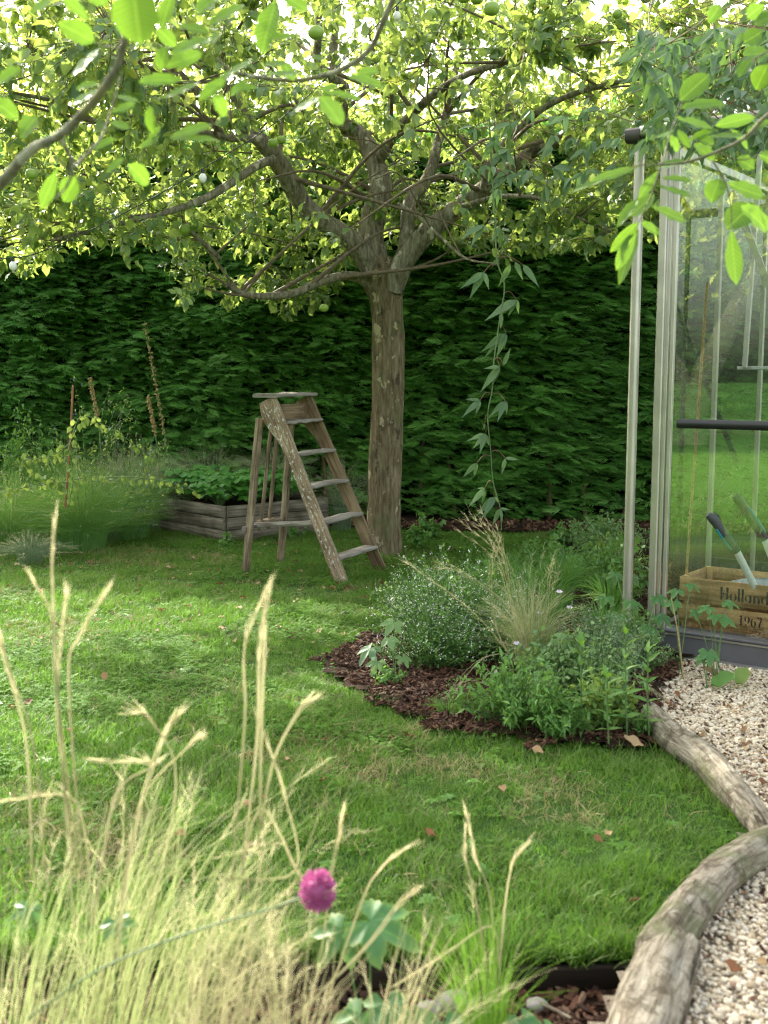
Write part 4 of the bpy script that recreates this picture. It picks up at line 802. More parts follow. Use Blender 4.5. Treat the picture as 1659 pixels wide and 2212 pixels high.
hb = on(FLf, FLt_, .90) + back * .085; hb2 = on(FRf, FRt_, .90) + back * .085; g = Acc(); beam(g, hb + [0, 0, .0], hb2, (0, 0, 1), .17, .03, seg=4, warp=.001); obj('back_rail', g, M['stile_brown'], lad)
rl_t = FLt_ + back * .115 + [0, 0, -.16] + wv * .03; rr_t = FRt_ + back * .115 + [0, 0, -.16] - wv * .03
for f, t_, lb in ((RLf, rl_t, 0), (RRf, rr_t, 0)):
    g = Acc(); ax = norm(t_ - f); beam(g, f - ax * .012, t_, wv, .038, .055, seg=5, warp=.0015); obj('rear_leg', g, M['weathered'], lad)
cr0 = on(RLf, rl_t, .29); cr1 = on(RRf, rr_t, .29)
g = Acc(); beam(g, cr0 - wv * .05 + back * .03, cr1 + wv * .05 + back * .03, (0, 0, 1), .045, .022, seg=3, warp=.001); obj('rear_rail', g, M['tread'], lad)
for q, dz in ((.36, -.0), (.60, .01)):
    a = on(cr0, cr1, q) + back * .015; b = on(rl_t, rr_t, q * .85 + .06) + [0, 0, -.02]; g = Acc(); beam(g, a - norm(b - a) * .04, b, wv, .034, .018, seg=4, warp=.001); obj('brace', g, M['weathered'], lad)
g = Acc(); beam(g, on(cr0, cr1, .28) + [0, 0, .012] + back * .04, on(FLf, FLt_, .325) + wv * .02, (0, 0, 1), .04, .02, seg=4, warp=.002); obj('stay_bar', g, M['tread'], lad)
g = Acc(); c0 = on(cr0, cr1, .52); beam(g, c0 + [0, 0, .035] - wv * .11, c0 + [0, 0, .035] + wv * .1, back, .08, .025); obj('stay_block', g, M['weathered'], lad)
for st, (a, b) in ((0, (FLf, FLt_)),):
    for q in (.135, .325, .515, .69, .865):
        g = Acc(); c = on(a, b, q) - wv * .0155; ball(g, c, .006, 6, 4); obj('nail', g, M['stem_red'], lad)

# ------------------------------------------------------------------ greenhouse
C0 = np.array([1.53, 6.26]); wd_ = np.array([.809, -.588]); wi = np.array([.588, .809])
def GH(s, z, inn=0.0): return np.array([C0[0] + wd_[0] * s + wi[0] * inn, C0[1] + wd_[1] * s + wi[1] * inn, z])
gh = thing('greenhouse', 'aluminium framed glass greenhouse with grey sill at the gravel path', 'greenhouse', GH(1.2, 0, 1.3))
wd3 = np.r_[wd_, 0]; wi3 = np.r_[wi, 0]
SW, SD, EZ, RZ = 2.6, 2.6, 2.80, 3.45
def gbar(name, a, b, wdir, w_, t_, mat='alu', parent=gh, bev=.12, label=None):
    g = Acc(); beam(g, a, b, wdir, w_, t_, bev=bev); return obj(name, g, M[mat], parent, smooth=False, label=label)
gbar('corner_post', GH(.0, .06), GH(.0, EZ), wd3, .045, .06)
gbar('corner_trim', GH(.040, .12, -.018), GH(.040, EZ), wd3, .018, .022)
gbar('corner_trim', GH(.068, .12, -.006), GH(.068, EZ), wd3, .022, .03)
gbar('corner_post', GH(SW, .06), GH(SW, EZ), wd3, .045, .06); gbar('corner_post', GH(0, .06, SD), GH(0, EZ, SD), wd3, .05, .05); gbar('corner_post', GH(SW, .06, SD), GH(SW, EZ, SD), wd3, .05, .05)
BARS = [.80, 1.50, 2.2]
for s in BARS:
    gbar('glazing_bar', GH(s, 1.345, -.012), GH(s, EZ), wd3, .026, .034); gbar('glazing_bar', GH(s, .14, .0), GH(s, 1.29), wd3, .02, .025) if s > 1 else None
    gbar('bar_cap', GH(s + .022, 1.345, -.016), GH(s + .022, EZ, -.016), wd3, .008, .02, 'dark_metal')
gbar('bar_foot', GH(.795, 1.32, -.02), GH(.795, 1.43, -.02), wd3, .04, .035, 'black')
g = Acc(); tube(g, [GH(.12, 1.316, -.02), GH(SW - .1, 1.316, -.02)], .026, 14); obj('door_rail', g, M['black'], gh, label='black rubber covered horizontal rail')
gbar('sill', GH(-.02, .075, .0), GH(SW, .075, .0), (0, 0, 1), .145, .05, 'grey_sill'); gbar('sill_ledge', GH(.0, .155, .03), GH(SW, .155, .03), wi3, .14, .012, 'grey_sill')
gbar('sill_lip', GH(-.02, .138, -.028), GH(SW, .138, -.028), (0, 0, 1), .012, .012, 'alu')
gbar('footing', GH(.1, .0, -.03), GH(SW, .0, -.03), (0, 0, 1), .05, .12, 'stone')
gbar('eave_board', GH(-.05, EZ + .055, -.01), GH(SW + .05, EZ + .055, -.01), (0, 0, 1), .11, .03, 'alu_pipe')
g = Acc(); beam(g, GH(-.12, EZ + .085, -.065), GH(SW + .1, EZ + .09, -.065), (0, 0, 1), .055, .07, bev=.2); obj('gutter', g, M['alu_pipe'], gh)
g = Acc(); beam(g, GH(-.20, EZ + .07, -.065), GH(-.115, EZ + .07, -.065), (0, 0, 1), .075, .08, bev=.2); obj('gutter_end', g, M['dark_metal'], gh, label='dark gutter end piece over the downpipe')
g = Acc(); tube(g, [GH(-.135, .16, -.05), GH(-.135, EZ + .02, -.05)], .028, 18); obj('downpipe', g, M['alu_pipe'], gh, label='round silver downpipe left of the corner')
gbar('ridge', GH(-.05, RZ, SD / 2), GH(SW + .05, RZ, SD / 2), (0, 0, 1), .08, .04)
gbar('side_sill', GH(0, .08, .03), GH(0, .08, SD), (0, 0, 1), .14, .04, 'grey_sill'); gbar('back_sill', GH(0, .08, SD), GH(SW, .08, SD), (0, 0, 1), .14, .04, 'grey_sill')
gbar('back_eave', GH(0, EZ, SD), GH(SW, EZ, SD), (0, 0, 1), .06, .04); gbar('side_sill', GH(SW, .08, .03), GH(SW, .08, SD), (0, 0, 1), .14, .04, 'grey_sill')
for s in (0, .87, 1.74, SW):
    gbar('rafter', GH(s, EZ + .02, 0), GH(s, RZ, SD / 2), wd3, .03, .04); gbar('rafter', GH(s, EZ + .02, SD), GH(s, RZ, SD / 2), wd3, .03, .04)
for q in (.87, 1.74):
    gbar('side_bar', GH(0, .1, q), GH(0, EZ, q), wi3, .03, .03); gbar('side_bar', GH(SW, .1, q), GH(SW, EZ, q), wi3, .03, .03); gbar('back_bar', GH(q, .1, SD), GH(q, EZ, SD), wd3, .03, .03)
gbar('diagonal_brace', GH(.33, 2.55, .10), GH(1.02, .95, .10), wd3, .035, .008, label='pale diagonal brace inside the glass'); gbar('diagonal_brace', GH(1.1, 2.5, SD - .06), GH(.4, .9, SD - .06), wd3, .04, .01)
gbar('side_eave', GH(0, EZ, 0), GH(0, EZ, SD), (0, 0, 1), .05, .04); gbar('side_eave', GH(SW, EZ, 0), GH(SW, EZ, SD), (0, 0, 1), .05, .04)
def pane(a, b, c, d_, mt='glass'):
    a, b, c, d_ = map(np.array, (a, b, c, d_)); g = Acc(); g.add([a, b, c, d_], [(0, 1, 2, 3)], [(0, 0), (1, 0), (1, 1), (0, 1)]); obj('glass_pane', g, M[mt], gh, smooth=False)
edges = [.085] + BARS + [SW - .03]
for a, b in zip(edges[:-1], edges[1:]):
    pane(GH(a + .004, 1.35), GH(b - .01, 1.35), GH(b - .01, EZ), GH(a + .004, EZ))
pane(GH(.085, .165), GH(1.49, .165), GH(1.49, 1.285), GH(.085, 1.285)); pane(GH(1.51, .165), GH(SW - .03, .165), GH(SW - .03, 1.285), GH(1.51, 1.285))
for q0, q1 in ((.03, .85), (.89, 1.72), (1.76, SD - .03)):
    pane(GH(0, .15, q0), GH(0, .15, q1), GH(0, EZ, q1), GH(0, EZ, q0), 'glass_back'); pane(GH(q0, .15, SD), GH(q1, .15, SD), GH(q1, EZ, SD), GH(q0, EZ, SD), 'glass_back')
for q0, q1 in ((.02, .85), (.89, 1.72), (1.76, SW - .02)):
    pane(GH(q0, EZ + .02, 0), GH(q1, EZ + .02, 0), GH(q1, RZ, SD / 2), GH(q0, RZ, SD / 2), 'glass_back'); pane(GH(q0, EZ + .02, SD), GH(q1, EZ + .02, SD), GH(q1, RZ, SD / 2), GH(q0, RZ, SD / 2), 'glass_back')
g = Acc(); g.add([GH(.05, .05, .05), GH(SW - .05, .05, .05), GH(SW - .05, .05, SD - .05), GH(.05, .05, SD - .05)], [(0, 1, 2, 3)]); obj('floor', g, M['soil'], gh)

# crate with stencilled boards, standing on the ledge just behind the glass
CI, CD, CS0, CS1, CZ0 = .115, .42, .11, .78, .07
cr_ = thing('wooden_crate', 'open slatted wooden crate stencilled with letters behind the greenhouse glass', 'crate', GH((CS0 + CS1) / 2, CZ0, CI + CD / 2))
def cbar(nm, a, b, w_, t_, wdir=(0, 0, 1)): g = Acc(); beam(g, a, b, wdir, w_, t_, seg=4, warp=.001, bev=.1); return obj(nm, g, M['crate'], cr_)
rows = [(.105, .075), (.235, .105), (.375, .135)]
boards = []
for zc, hh in rows:
    boards.append(cbar('slat', GH(CS0, zc, CI), GH(CS1, zc, CI), hh, .012)); cbar('slat', GH(CS0, zc, CI + CD), GH(CS1, zc, CI + CD), hh, .012)
    cbar('end_board', GH(CS0 + .006, zc, CI + .008), GH(CS0 + .006, zc, CI + CD - .008), hh, .012); cbar('end_board', GH(CS1 - .006, zc, CI + .008), GH(CS1 - .006, zc, CI + CD - .008), hh, .012)
for s in (CS0 + .028, CS1 - .028):
    for q in (CI + .024, CI + CD - .024): cbar('corner_block', GH(s, CZ0, q), GH(s, .445, q), .03, .03, wd3)
cbar('bottom_board', GH(CS0 + .01, CZ0 + .012, CI + CD / 2), GH(CS1 - .01, CZ0 + .012, CI + CD / 2), CD - .03, .01, wi3)
def stroke(acc, pts, wds, s0, z0, k, inn):
    P = np.array([GH(s0 + p[0] * k, z0 + p[1] * k, inn) for p in pts]); T = norm(np.gradient(P, axis=0)); N_ = np.cross(T, wi3)
    wds = np.interp(np.linspace(0, 1, len(P)), np.linspace(0, 1, len(wds)), wds) * k / 2
    V = np.concatenate([P - N_ * wds[:, None], P + N_ * wds[:, None]]); n_ = len(P)
    acc.add(V, [(i, i + 1, n_ + i + 1, n_ + i) for i in range(n_ - 1)])
def arc(cx, cy_, rx, ry, a0, a1, n_=9): return [(cx + rx * math.cos(R(a)), cy_ + ry * math.sin(R(a))) for a in np.linspace(a0, a1, n_)]
GL = {'H': ([([(.12, 0), (.12, 1)], [.18, .12, .12, .18]), ([(.58, 0), (.58, 1)], [.18, .12, .12, .18]), ([(.22, .48), (.34, .48)], [.14]), ([(.44, .48), (.50, .52)], [.12])], .74),
 'o': ([(arc(.25, .30, .19, .29, 110, 250), [.04, .14, .04]), (arc(.27, .30, .19, .29, -70, 70), [.04, .14, .04])], .56),
 'l': ([([(.1, 0), (.1, 1)], [.17, .13, .13, .15])], .27),
 'a': ([(arc(.20, .30, .15, .25, 110, 250), [.04, .12, .04]), ([(.42, 0), (.42, .58)], [.13, .15]), ([(.28, .56), (.36, .50)], [.07, .07]), ([(.26, .06), (.34, .12)], [.06, .06])], .58),
 'n': ([([(.1, 0), (.1, .58)], [.15, .13]), (arc(.28, .38, .13, .17, 130, 20), [.04, .1]), ([(.44, 0), (.44, .40)], [.16, .13])], .58),
 'd': ([(arc(.22, .30, .16, .27, 110, 250), [.04, .13, .04]), ([(.46, 0), (.46, 1)], [.15, .13])], .6),
 '1': ([([(.16, .02), (.16, .95)], [.13, .1]), ([(.02, .78), (.1, .86)], [.06]), ([(.02, .03), (.3, .03)], [.07])], .42),
 '9': ([(arc(.26, .66, .17, .27, 110, 250), [.05, .12, .05]), (arc(.28, .60, .18, .32, -80, 70), [.08, .13, .05]), ([(.1, .04), (.26, .12)], [.1, .06])], .58),
 '6': ([(arc(.28, .38, .20, .45, 120, 250), [.05, .13, .05]), (arc(.28, .28, .17, .25, -70, 80), [.05, .12, .05])], .56),
 '7': ([([(.04, .90), (.2, .90)], [.12]), ([(.28, .90), (.44, .90)], [.12]), ([(.42, .82), (.2, .0)], [.08, .12])], .5)}
def write(txt, s0, z0, k, inn, parent):
    g = Acc(); x = s0
    for ch in txt:
        st, adv = GL[ch]
        for pts, wds in st: stroke(g, catmull(pts, 6)[:, :2] if len(pts) == 2 else pts, [q * 1.15 for q in wds], x, z0, k, inn)
        x += adv * k * 1.06
    o = obj('lettering', g, M['ink']); o.parent = parent; o.location = (0, 0, 0)
write('Holland', .345, .338, .072, CI - .0085, boards[2]); write('1967', .46, .208, .058, CI - .0085, boards[1])
g = Acc(); ball(g, GH(.50, .36, CI + CD / 2), .16, 16, 8, (1.5, .8, .5), jit=.04); tag(obj('plastic_bag', g, M['plastic_bag']), 'crumpled grey plastic bag inside the wooden crate', 'bag')
# loppers standing in the crate
lp = thing('garden_loppers', 'long handled loppers with white tubes and dark teal grips leaning in the crate', 'loppers', GH(.6, .3, CI + .2))
for (u0, v0, u1, v1, u2, v2) in [(1640, 1262, 1592, 1192, 1534, 1112), (1700, 1262, 1652, 1165, 1590, 1070)]:
    p0, p1, p2 = (W(a, b, 6.05) for a, b in ((u0, v0), (u1, v1), (u2, v2))); p0[2] -= .06
    g = Acc(); tube(g, [p0, p1], .020, 12); obj('handle_tube', g, M['whitemetal'], lp)
    g = Acc(); ax = norm(p2 - p1); tube(g, catmull([p1, on(p1, p2, .5), on(p1, p2, .85), p2 - [.012, 0, .0]], 12), [.023, .027, .025, .027, .016], 12); gr = obj('grip', g, M['grip'], lp)
    nrm_ = norm(np.cross(ax, [0, 1., 0])); nrm_ = nrm_ if nrm_[0] < 0 else -nrm_
    if u0 > 1660: nrm_ = -nrm_
    g = Acc(); tube(g, [on(p1, p2, .12) + nrm_ * .020 + [0, -.012, 0], on(p1, p2, .68) + nrm_ * .020 + [0, -.012, 0]], [.008, .013, .013, .007], 8); t_ = obj('teal_insert', g, M['teal']); t_.parent = gr; t_.location = (0, 0, 0)
# staging and things inside
sh = thing('greenhouse_bench', 'pale blue shelf bench inside the greenhouse behind the rail', 'bench', GH(1.0, 0, 1.2))
for q in range(5): gbar('bench_slat', GH(.55, 1.02, .95 + q * .11), GH(2.4, 1.02, .95 + q * .11), wi3, .09, .05, 'pale_blue', sh)
gbar('bench_apron', GH(.55, 1.03, .90), GH(2.4, 1.03, .90), (0, 0, 1), .10, .02, 'pale_blue', sh)
for s in (.6, 1.5, 2.35):
    for q in (.95, 1.38): gbar('bench_leg', GH(s, .05, q), GH(s, .99, q), wd3, .04, .04, 'pale_blue', sh)
shf = thing('wall_shelf', 'high aluminium shelf inside the greenhouse carrying two white tubs', 'shelf', GH(1.1, 1.5, 1.1))
for q in range(3): gbar('shelf_bar', GH(.2, 1.62, .7 + q * .12), GH(2.4, 1.62, .7 + q * .12), wi3, .05, .02, 'white_plastic', shf)
for s in (.25, 2.3): gbar('shelf_bracket', GH(s, 1.62, .66), GH(s, EZ + .2, .80), wd3, .03, .02, 'alu', shf)
def tub(s, inn, z, r_, h_, label):
    o = thing('fluted_tub', label, 'tub', GH(s, z, inn)); g = Acc(); V = []; n_ = 40; c = GH(s, z, inn)
    for k, (zz, rr) in enumerate(((0, .78), (h_ * .9, 1.), (h_ * .9, 1.07), (h_, 1.07), (h_, .98), (.02, .74))):
        for j in range(n_): a = 2 * math.pi * j / n_; q = r_ * rr * (1 + (.03 if j % 2 else -.03) * (k in (0, 1))); V.append((c[0] + q * math.cos(a), c[1] + q * math.sin(a), z + zz))
    F = [(k * n_ + j, k * n_ + (j + 1) % n_, (k + 1) * n_ + (j + 1) % n_, (k + 1) * n_ + j) for k in range(5) for j in range(n_)]
    g.add(V, F); obj('tub_body', g, M['white_plastic'], o, smooth=False)
    for k in range(3):
        g = Acc(); p = c + np.array([(k - 1) * .04, .0, h_ * .6]); tube(g, [p, p + [(k - 1) * .05, .02, h_ * 1.0]], .012, 8); obj('tool_handle', g, M['terracotta' if k else 'crate'], o)
tub(.62, .8, 1.635, .12, .22, 'white fluted tub on the shelf, behind the hanging walnut leaf'); tub(.98, .82, 1.635, .10, .19, 'smaller white fluted tub holding wooden handled tools')
g = Acc(); tube(g, [GH(.08, .06, .25), GH(.14, 2.1, .3)], .008, 8); tag(obj('bamboo_cane', g, M['seed']), 'thin upright tan cane inside the greenhouse by the left pane', 'cane')

# ------------------------------------------------------------------ plant builders
T_ov = leaf_tpl(3, 'ovate', .2, .2, w=.34); T_la = leaf_tpl(4, 'lance', .25, .3, w=.16); T_sm = leaf_tpl(2, 'ovate', .15, .1, w=.32); T_el = leaf_tpl(5, 'ell', .2, .25, .2, w=.28)
palms = [palm_tpl(5, .42, 41, .25, .03), palm_tpl(5, .5, 41, .4, .03), palm_tpl(3, .4, 31, .3, .035)]
def leaves_on(acc, P, sz, tpl, droop=-.2, up=1.0, spread=.8):
    n_ = len(P); d = norm(rng.normal(0, spread, (n_, 3)) + [0, 0, droop]); nn = norm(rng.normal(0, .4, (n_, 3)) + [0, 0, up])
    scatter(acc, tpl, basis(d, nn) * (sz * rng.uniform(.6, 1.3, n_))[:, None, None], P, rng.random(n_))
def bush(name, label, cat, c, rad, h, mat, nst, nl, sz, tpl=None, flowers=None, stem='stem', group=None, lean=0.6):
    o = thing(name, label, cat, (c[0], c[1], c[2] if len(c) > 2 else .03), group); z0 = c[2] if len(c) > 2 else .03; gs = Acc(); gl_ = Acc(); gf = Acc(); tpl = tpl or T_ov
    LPp = []; FPp = []
    for k in range(nst):
        a = rng.uniform(0, 6.28); q = math.sqrt(rng.random()); lob = 1 + .22 * math.sin(3 * a + nst) + .12 * math.sin(7 * a); hh = h * (1 - .45 * q * q) * rng.uniform(.5, 1.18); q *= lob
        p0 = np.array([c[0] + .25 * rad * q * math.cos(a), c[1] + .25 * rad * q * math.sin(a), z0]); p2 = np.array([c[0] + rad * q * math.cos(a), c[1] + rad * q * math.sin(a), z0 + hh])
        P = catmull([p0, (p0 + p2) / 2 + [0, 0, hh * .15 * lean] + rng.normal(0, rad * .04, 3), p2], 7); tube(gs, P, [.0028, .0012], 3, cap=False)
        t_ = rng.uniform(.25, 1, nl); i0 = np.minimum(5, (t_ * 6).astype(int)); LPp.append(P[i0] + (P[i0 + 1] - P[i0]) * ((t_ * 6) % 1)[:, None] + rng.normal(0, rad * .03, (nl, 3)))
        if flowers: FPp.append(P[4:] + rng.normal(0, rad * .05, (3, 3)))
    leaves_on(gl_, np.concatenate(LPp), sz, tpl, 0, 1)
    obj('stems', gs, M[stem], o, kind='stuff'); obj('leaves', gl_, M[mat], o, kind='stuff')
    if flowers:
        F_ = np.concatenate(FPp); F_ = F_[rng.random(len(F_)) < flowers[2]]
        F_ = np.repeat(F_, 3, 0) + rng.normal(0, flowers[1] * .5, (len(F_) * 3, 3)); leaves_on(gf, F_, flowers[1], T_sm, .3, 1); obj('flowers', gf, M[flowers[0]], o, kind='stuff')
    return o
def ribbon(acc, P, wd, rnd):
    P = np.asarray(P); T = norm(np.gradient(P, axis=0)); s = norm(np.cross(T, norm(np.array([rng.normal(0, .5), -1, rng.normal(0, .3)])))); n_ = len(P)
    ww = np.interp(np.linspace(0, 1, n_), np.linspace(0, 1, len(wd)), wd)[:, None] / 2; V = np.stack([P - s * ww, P + s * ww], 1).reshape(-1, 3)
    acc.add(V, [(2 * k, 2 * k + 1, 2 * k + 3, 2 * k + 2) for k in range(n_ - 1)], np.tile([[-1, 0], [1, 0]], (n_, 1)), rnd)
def grass_clump(name, label, base, nb, h, spread, wd, mat, lean=(0, 0), droop=.5, rb_=.05, group=None, plume=None, hv=.35, cat='ornamental grass', mess=.03):
    o = thing(name, label, cat, base, group); g = Acc(); gp = Acc(); b = np.array(base, float)
    for k in range(nb):
        a = rng.uniform(0, 6.28); q = rng.random() ** .7; hh = h * rng.uniform(1 - hv, 1.0); r0 = rb_ * math.sqrt(rng.random())
        p0 = b + [r0 * math.cos(a), r0 * math.sin(a), 0]; tip = b + [spread * q * math.cos(a) + lean[0] * hh, spread * q * math.sin(a) + lean[1] * hh, hh * (1 - droop * q * .6)]
        tip = tip + rng.normal(0, mess * hh, 3) * [1, 1, .3]; mid = (p0 + tip) / 2 + rng.normal(0, mess * .4 * hh, 3) + np.array([0, 0, hh * .18 * (q + .2)]) - np.array([spread * q * math.cos(a), spread * q * math.sin(a), 0]) * .22; P = catmull([p0, mid, tip], 8); r_ = rng.random()
        ribbon(g, P, [wd, wd, wd * .8, wd * .2], r_)
        if plume and rng.random() < plume[0]:
            d = norm(P[-1] - P[-2]); 
            for m_ in range(plume[2]):
                f = m_ / plume[2]; p = P[-1] - d * plume[1] * (1 - f) * .8; e = p + norm(d + rng.normal(0, .35, 3)) * plume[1] * rng.uniform(.15, .4); ribbon(gp, [p, (p + e) / 2 + rng.normal(0, .004, 3), e], [wd * .5, wd * .35, wd * .1], rng.random())
    obj('blades', g, M[mat], o, kind='stuff')
    if gp.n: obj('seed_heads', gp, M['straw'], o, kind='stuff')
    return o
def palmate_plant(name, label, cat, base, leaves, mat, stemmat='stem', sc_=1.0, group=None):
    """leaves: (tip point, size, azimuth, tilt)"""
    o = thing(name, label, cat, base, group); b = np.array(base, float)
    for k, (p, sz, az, tilt) in enumerate(leaves):
        p = np.asarray(p, float); g = Acc(); tube(g, catmull([b + rng.normal(0, .01, 3) * [1, 1, 0], (b + p) / 2 + [0, 0, .03], p], 7), [.003, .002], 4, cap=False); obj('stalk', g, M[stemmat], o)
        d = np.array([math.sin(az) * math.cos(tilt), -math.cos(az) * math.cos(tilt), -math.sin(tilt)]); g = Acc(); g.add(*palms[k % len(palms)], rng.random()); me = g.mesh('leaf', M[mat])
        inst('leaf', me, basis(d, norm(np.array([rng.normal(0, .15), -.35, 1]))) * sz, p, o)
    return o

# ------------------------------------------------------------------ middle flower bed planting
bush('white_flowered_mound', 'airy mound of tiny white flowers at the left of the flower bed', 'flowering plant', (.34, 6.25), .46, .52, 'mid', 460, 15, .020, T_sm, ('white_petal', .011, .6))
bush('white_flowered_mound', 'front lobe of tiny white flowers spilling onto the mulch', 'flowering plant', (.27, 5.85), .30, .34, 'mid', 230, 15, .018, T_sm, ('white_petal', .010, .6))
bush('white_flowered_mound', 'smaller patch of tiny white flowers behind the feather grass', 'flowering plant', (.62, 5.95), .28, .38, 'mid', 150, 14, .018, T_sm, ('white_petal', .010, .4))
grass_clump('feather_grass', 'pale straw feather grass fanning from the middle of the flower bed', (.76, 5.62, .03), 460, .60, .34, .0020, 'feather_green', (-.05, 0), .5, .06, plume=(.12, .14, 12), hv=.6, mess=.04)
o = thing('feather_grass_stalks', 'long arching straw plumes reaching left over the dark mulch', 'ornamental grass', (.74, 5.6, .03)); g = Acc(); gp = Acc()
for pts in ([(1150, 1480), (1060, 1360), (990, 1290), (890, 1215)], [(1160, 1480), (1120, 1350), (1080, 1200), (1010, 1130)], [(1170, 1480), (1120, 1330), (1075, 1180), (1030, 1115)], [(1180, 1450), (1130, 1340), (1000, 1240), (950, 1225)],
            [(1120, 1410), (1050, 1420), (1000, 1470), (960, 1540)], [(1150, 1500), (1010, 1470), (950, 1540), (930, 1545)], [(1150, 1420), (1180, 1350), (1190, 1260), (1200, 1220)], [(1090, 1520), (1020, 1490), (960, 1500), (880, 1560)], [(1250, 1490), (1330, 1450), (1400, 1480), (1450, 1530)], [(1160, 1470), (1080, 1380), (1060, 1250), (1075, 1170)], [(1180, 1460), (1110, 1350), (1085, 1220), (1060, 1150)]):
    P = catmull([W(u, v, 5.5 - .12 * k) for k, (u, v) in enumerate(pts)], 14)
    for rep in range(3):
        Q = P + np.linspace(0, 1, 14)[:, None] * rng.normal(0, .018, 3); ribbon(g, Q, [.002, .002, .0012], rng.random())
        for m_ in range(26):
            i0 = rng.integers(8, 14) if rep else rng.integers(9, 14); p = Q[min(13, i0)]; d = norm(Q[13] - Q[10]); e = p + norm(d + rng.normal(0, .25, 3)) * rng.uniform(.02, .07); ribbon(gp, [p, e], [.0012, .0004], rng.random())
obj('stalks', g, M['feather'], o, kind='stuff'); obj('seed_heads', gp, M['straw'], o, kind='stuff')
grass_clump('blade_tuft', 'upright dark green strappy tuft behind the feather grass', (1.12, 7.1, .03), 260, .50, .34, .006, 'blade', (0, 0), .5, .09, cat='plant')
grass_clump('blade_tuft', 'strappy green tuft beside the downpipe', (1.38, 6.75, .03), 150, .44, .26, .006, 'blade', (.05, 0), .5, .07, cat='plant')
grass_clump('blade_tuft', 'loose green tuft nearest the trunk', (.80, 7.4, .03), 150, .46, .28, .005, 'blade', (-.05, 0), .5, .07, cat='plant')
bush('low_herb', 'bright green leafy herb spilling over the front of the mulch', 'plant', (.60, 4.86), .27, .30, 'mid', 150, 14, .042, T_la)
bush('low_herb', 'pale green bushy herb at the foot of the feather grass', 'plant', (.84, 5.25), .24, .34, 'pale', 150, 15, .030, T_ov)
bush('low_herb', 'yellow green leafy herb right of the mulch patch', 'plant', (.95, 4.80), .18, .26, 'lime', 60, 12, .036, T_ov)
bush('low_herb', 'leafy green herb reaching onto the lawn before the tall stems', 'plant', (.76, 4.70), .16, .20, 'mid', 70, 13, .036, T_la)
bush('low_herb', 'fine leaved pale herb among the tall leafy stems', 'plant', (1.02, 5.1), .22, .36, 'pale', 120, 14, .024, T_sm)
grass_clump('fine_grass', 'fine green grass between the white flowered mound and the straw clump', (.58, 6.2, .03), 260, .55, .34, .003, 'blade', (0, 0), .6, .12, hv=.6, cat='plant')
grass_clump('fine_grass', 'fine light green grass behind the straw clump', (.86, 6.35, .03), 320, .62, .38, .003, 'blade', (0, 0), .6, .14, hv=.6, cat='plant', plume=(.15, .12, 8))
grass_clump('fine_grass', 'fine green grass at the back left of the white flowered mound', (.30, 7.05, .03), 220, .42, .36, .003, 'mid', (0, 0), .7, .14, hv=.6, cat='plant')
grass_clump('fine_grass', 'fine green grass before the downpipe foot', (1.22, 6.1, .03), 240, .46, .30, .003, 'blade', (0, 0), .6, .12, hv=.6, cat='plant')
grass_clump('fine_grass', 'thin grass tuft on the front edge of the mulch', (.30, 5.0, .02), 60, .16, .14, .003, 'blade', (0, 0), .6, .05, hv=.6, cat='plant')
bush('low_herb', 'low green cover behind the dark strappy tuft', 'plant', (1.25, 8.4), .40, .30, 'mid', 160, 14, .035, T_ov)
bush('low_herb', 'light green seedlings along the hedge foot', 'plant', (1.9, 9.5), .45, .34, 'pale', 120, 12, .04, T_ov)
bush('low_herb', 'green cover between the tuft and the lawn behind', 'plant', (.85, 7.6), .30, .30, 'mid', 120, 14, .03, T_ov)
bush('low_herb', 'small leafy herb at the far end of the log edging', 'plant', (1.12, 4.72), .10, .12, 'mid', 26, 10, .025, T_la)
bush('low_herb', 'grey green herb mound between the feather grass and the log', 'plant', (1.08, 5.55), .28, .38, 'grey_green', 200, 14, .022, T_sm, ('white_petal', .005, .3))
bush('low_herb', 'pale flowered herb in front of the greenhouse sill', 'plant', (1.32, 5.75), .20, .27, 'pale', 110, 14, .018, T_sm, ('white_petal', .005, .3))
bush('low_herb', 'leafy herb spilling against the greenhouse corner', 'plant', (1.38, 6.2), .18, .25, 'mid', 80, 12, .028, T_ov)
bush('low_herb', 'green undergrowth behind the strappy tuft near the downpipe', 'plant', (1.55, 7.6), .34, .42, 'mid', 110, 12, .04, T_ov)
bush('low_herb', 'light green feathery seedling cluster at the hedge foot', 'plant', (1.72, 8.3), .26, .42, 'lime', 60, 12, .04, T_la)
bush('low_herb', 'small seedlings at the left edge of the mulch', 'plant', (.02, 5.5), .10, .10, 'mid', 26, 8, .022, T_ov)
for k, (u, v, v1, lb) in enumerate([(1255, 1395, 1590, 'upright leafy stem left of the other tall stems in the bed'), (1312, 1465, 1610, 'shortest upright leafy stem in front of its neighbours'), (1352, 1370, 1600, 'tallest upright leafy stem near the log end'), (1400, 1410, 1600, 'upright leafy stem nearest the gravel')]):
    base = G(u + 3, v1, .03); Y = base[1]; top = W(u, v, Y); o = thing('leafy_stem', lb, 'plant', base, 'tall leafy stems in the flower bed'); g = Acc(); P = catmull([base, (base + top) / 2 + rng.normal(0, .006, 3), top], 10); tube(g, P, [.0042, .003], 6); obj('stem', g, M['stem'], o)
    me_ = []
    for q in range(2): g = Acc(); g.add(*(leaf_tpl(5, 'lance', .3, .3, w=.16)), .3 * q); me_.append(g.mesh('leaf', M['blade_bright' if q else 'mid']))
    for q in range(2, 10):
        for sgn in (0, math.pi):
            a = q * 1.57 + sgn + rng.normal(0, .2); up = .1 + .13 * q; d = norm(np.array([math.cos(a), math.sin(a), up])); inst('leaf', me_[q > 7], basis(d, norm(np.array([0, -.2, 1]) + rng.normal(0, .2, 3))) * rng.uniform(.05, .09), P[q], o)
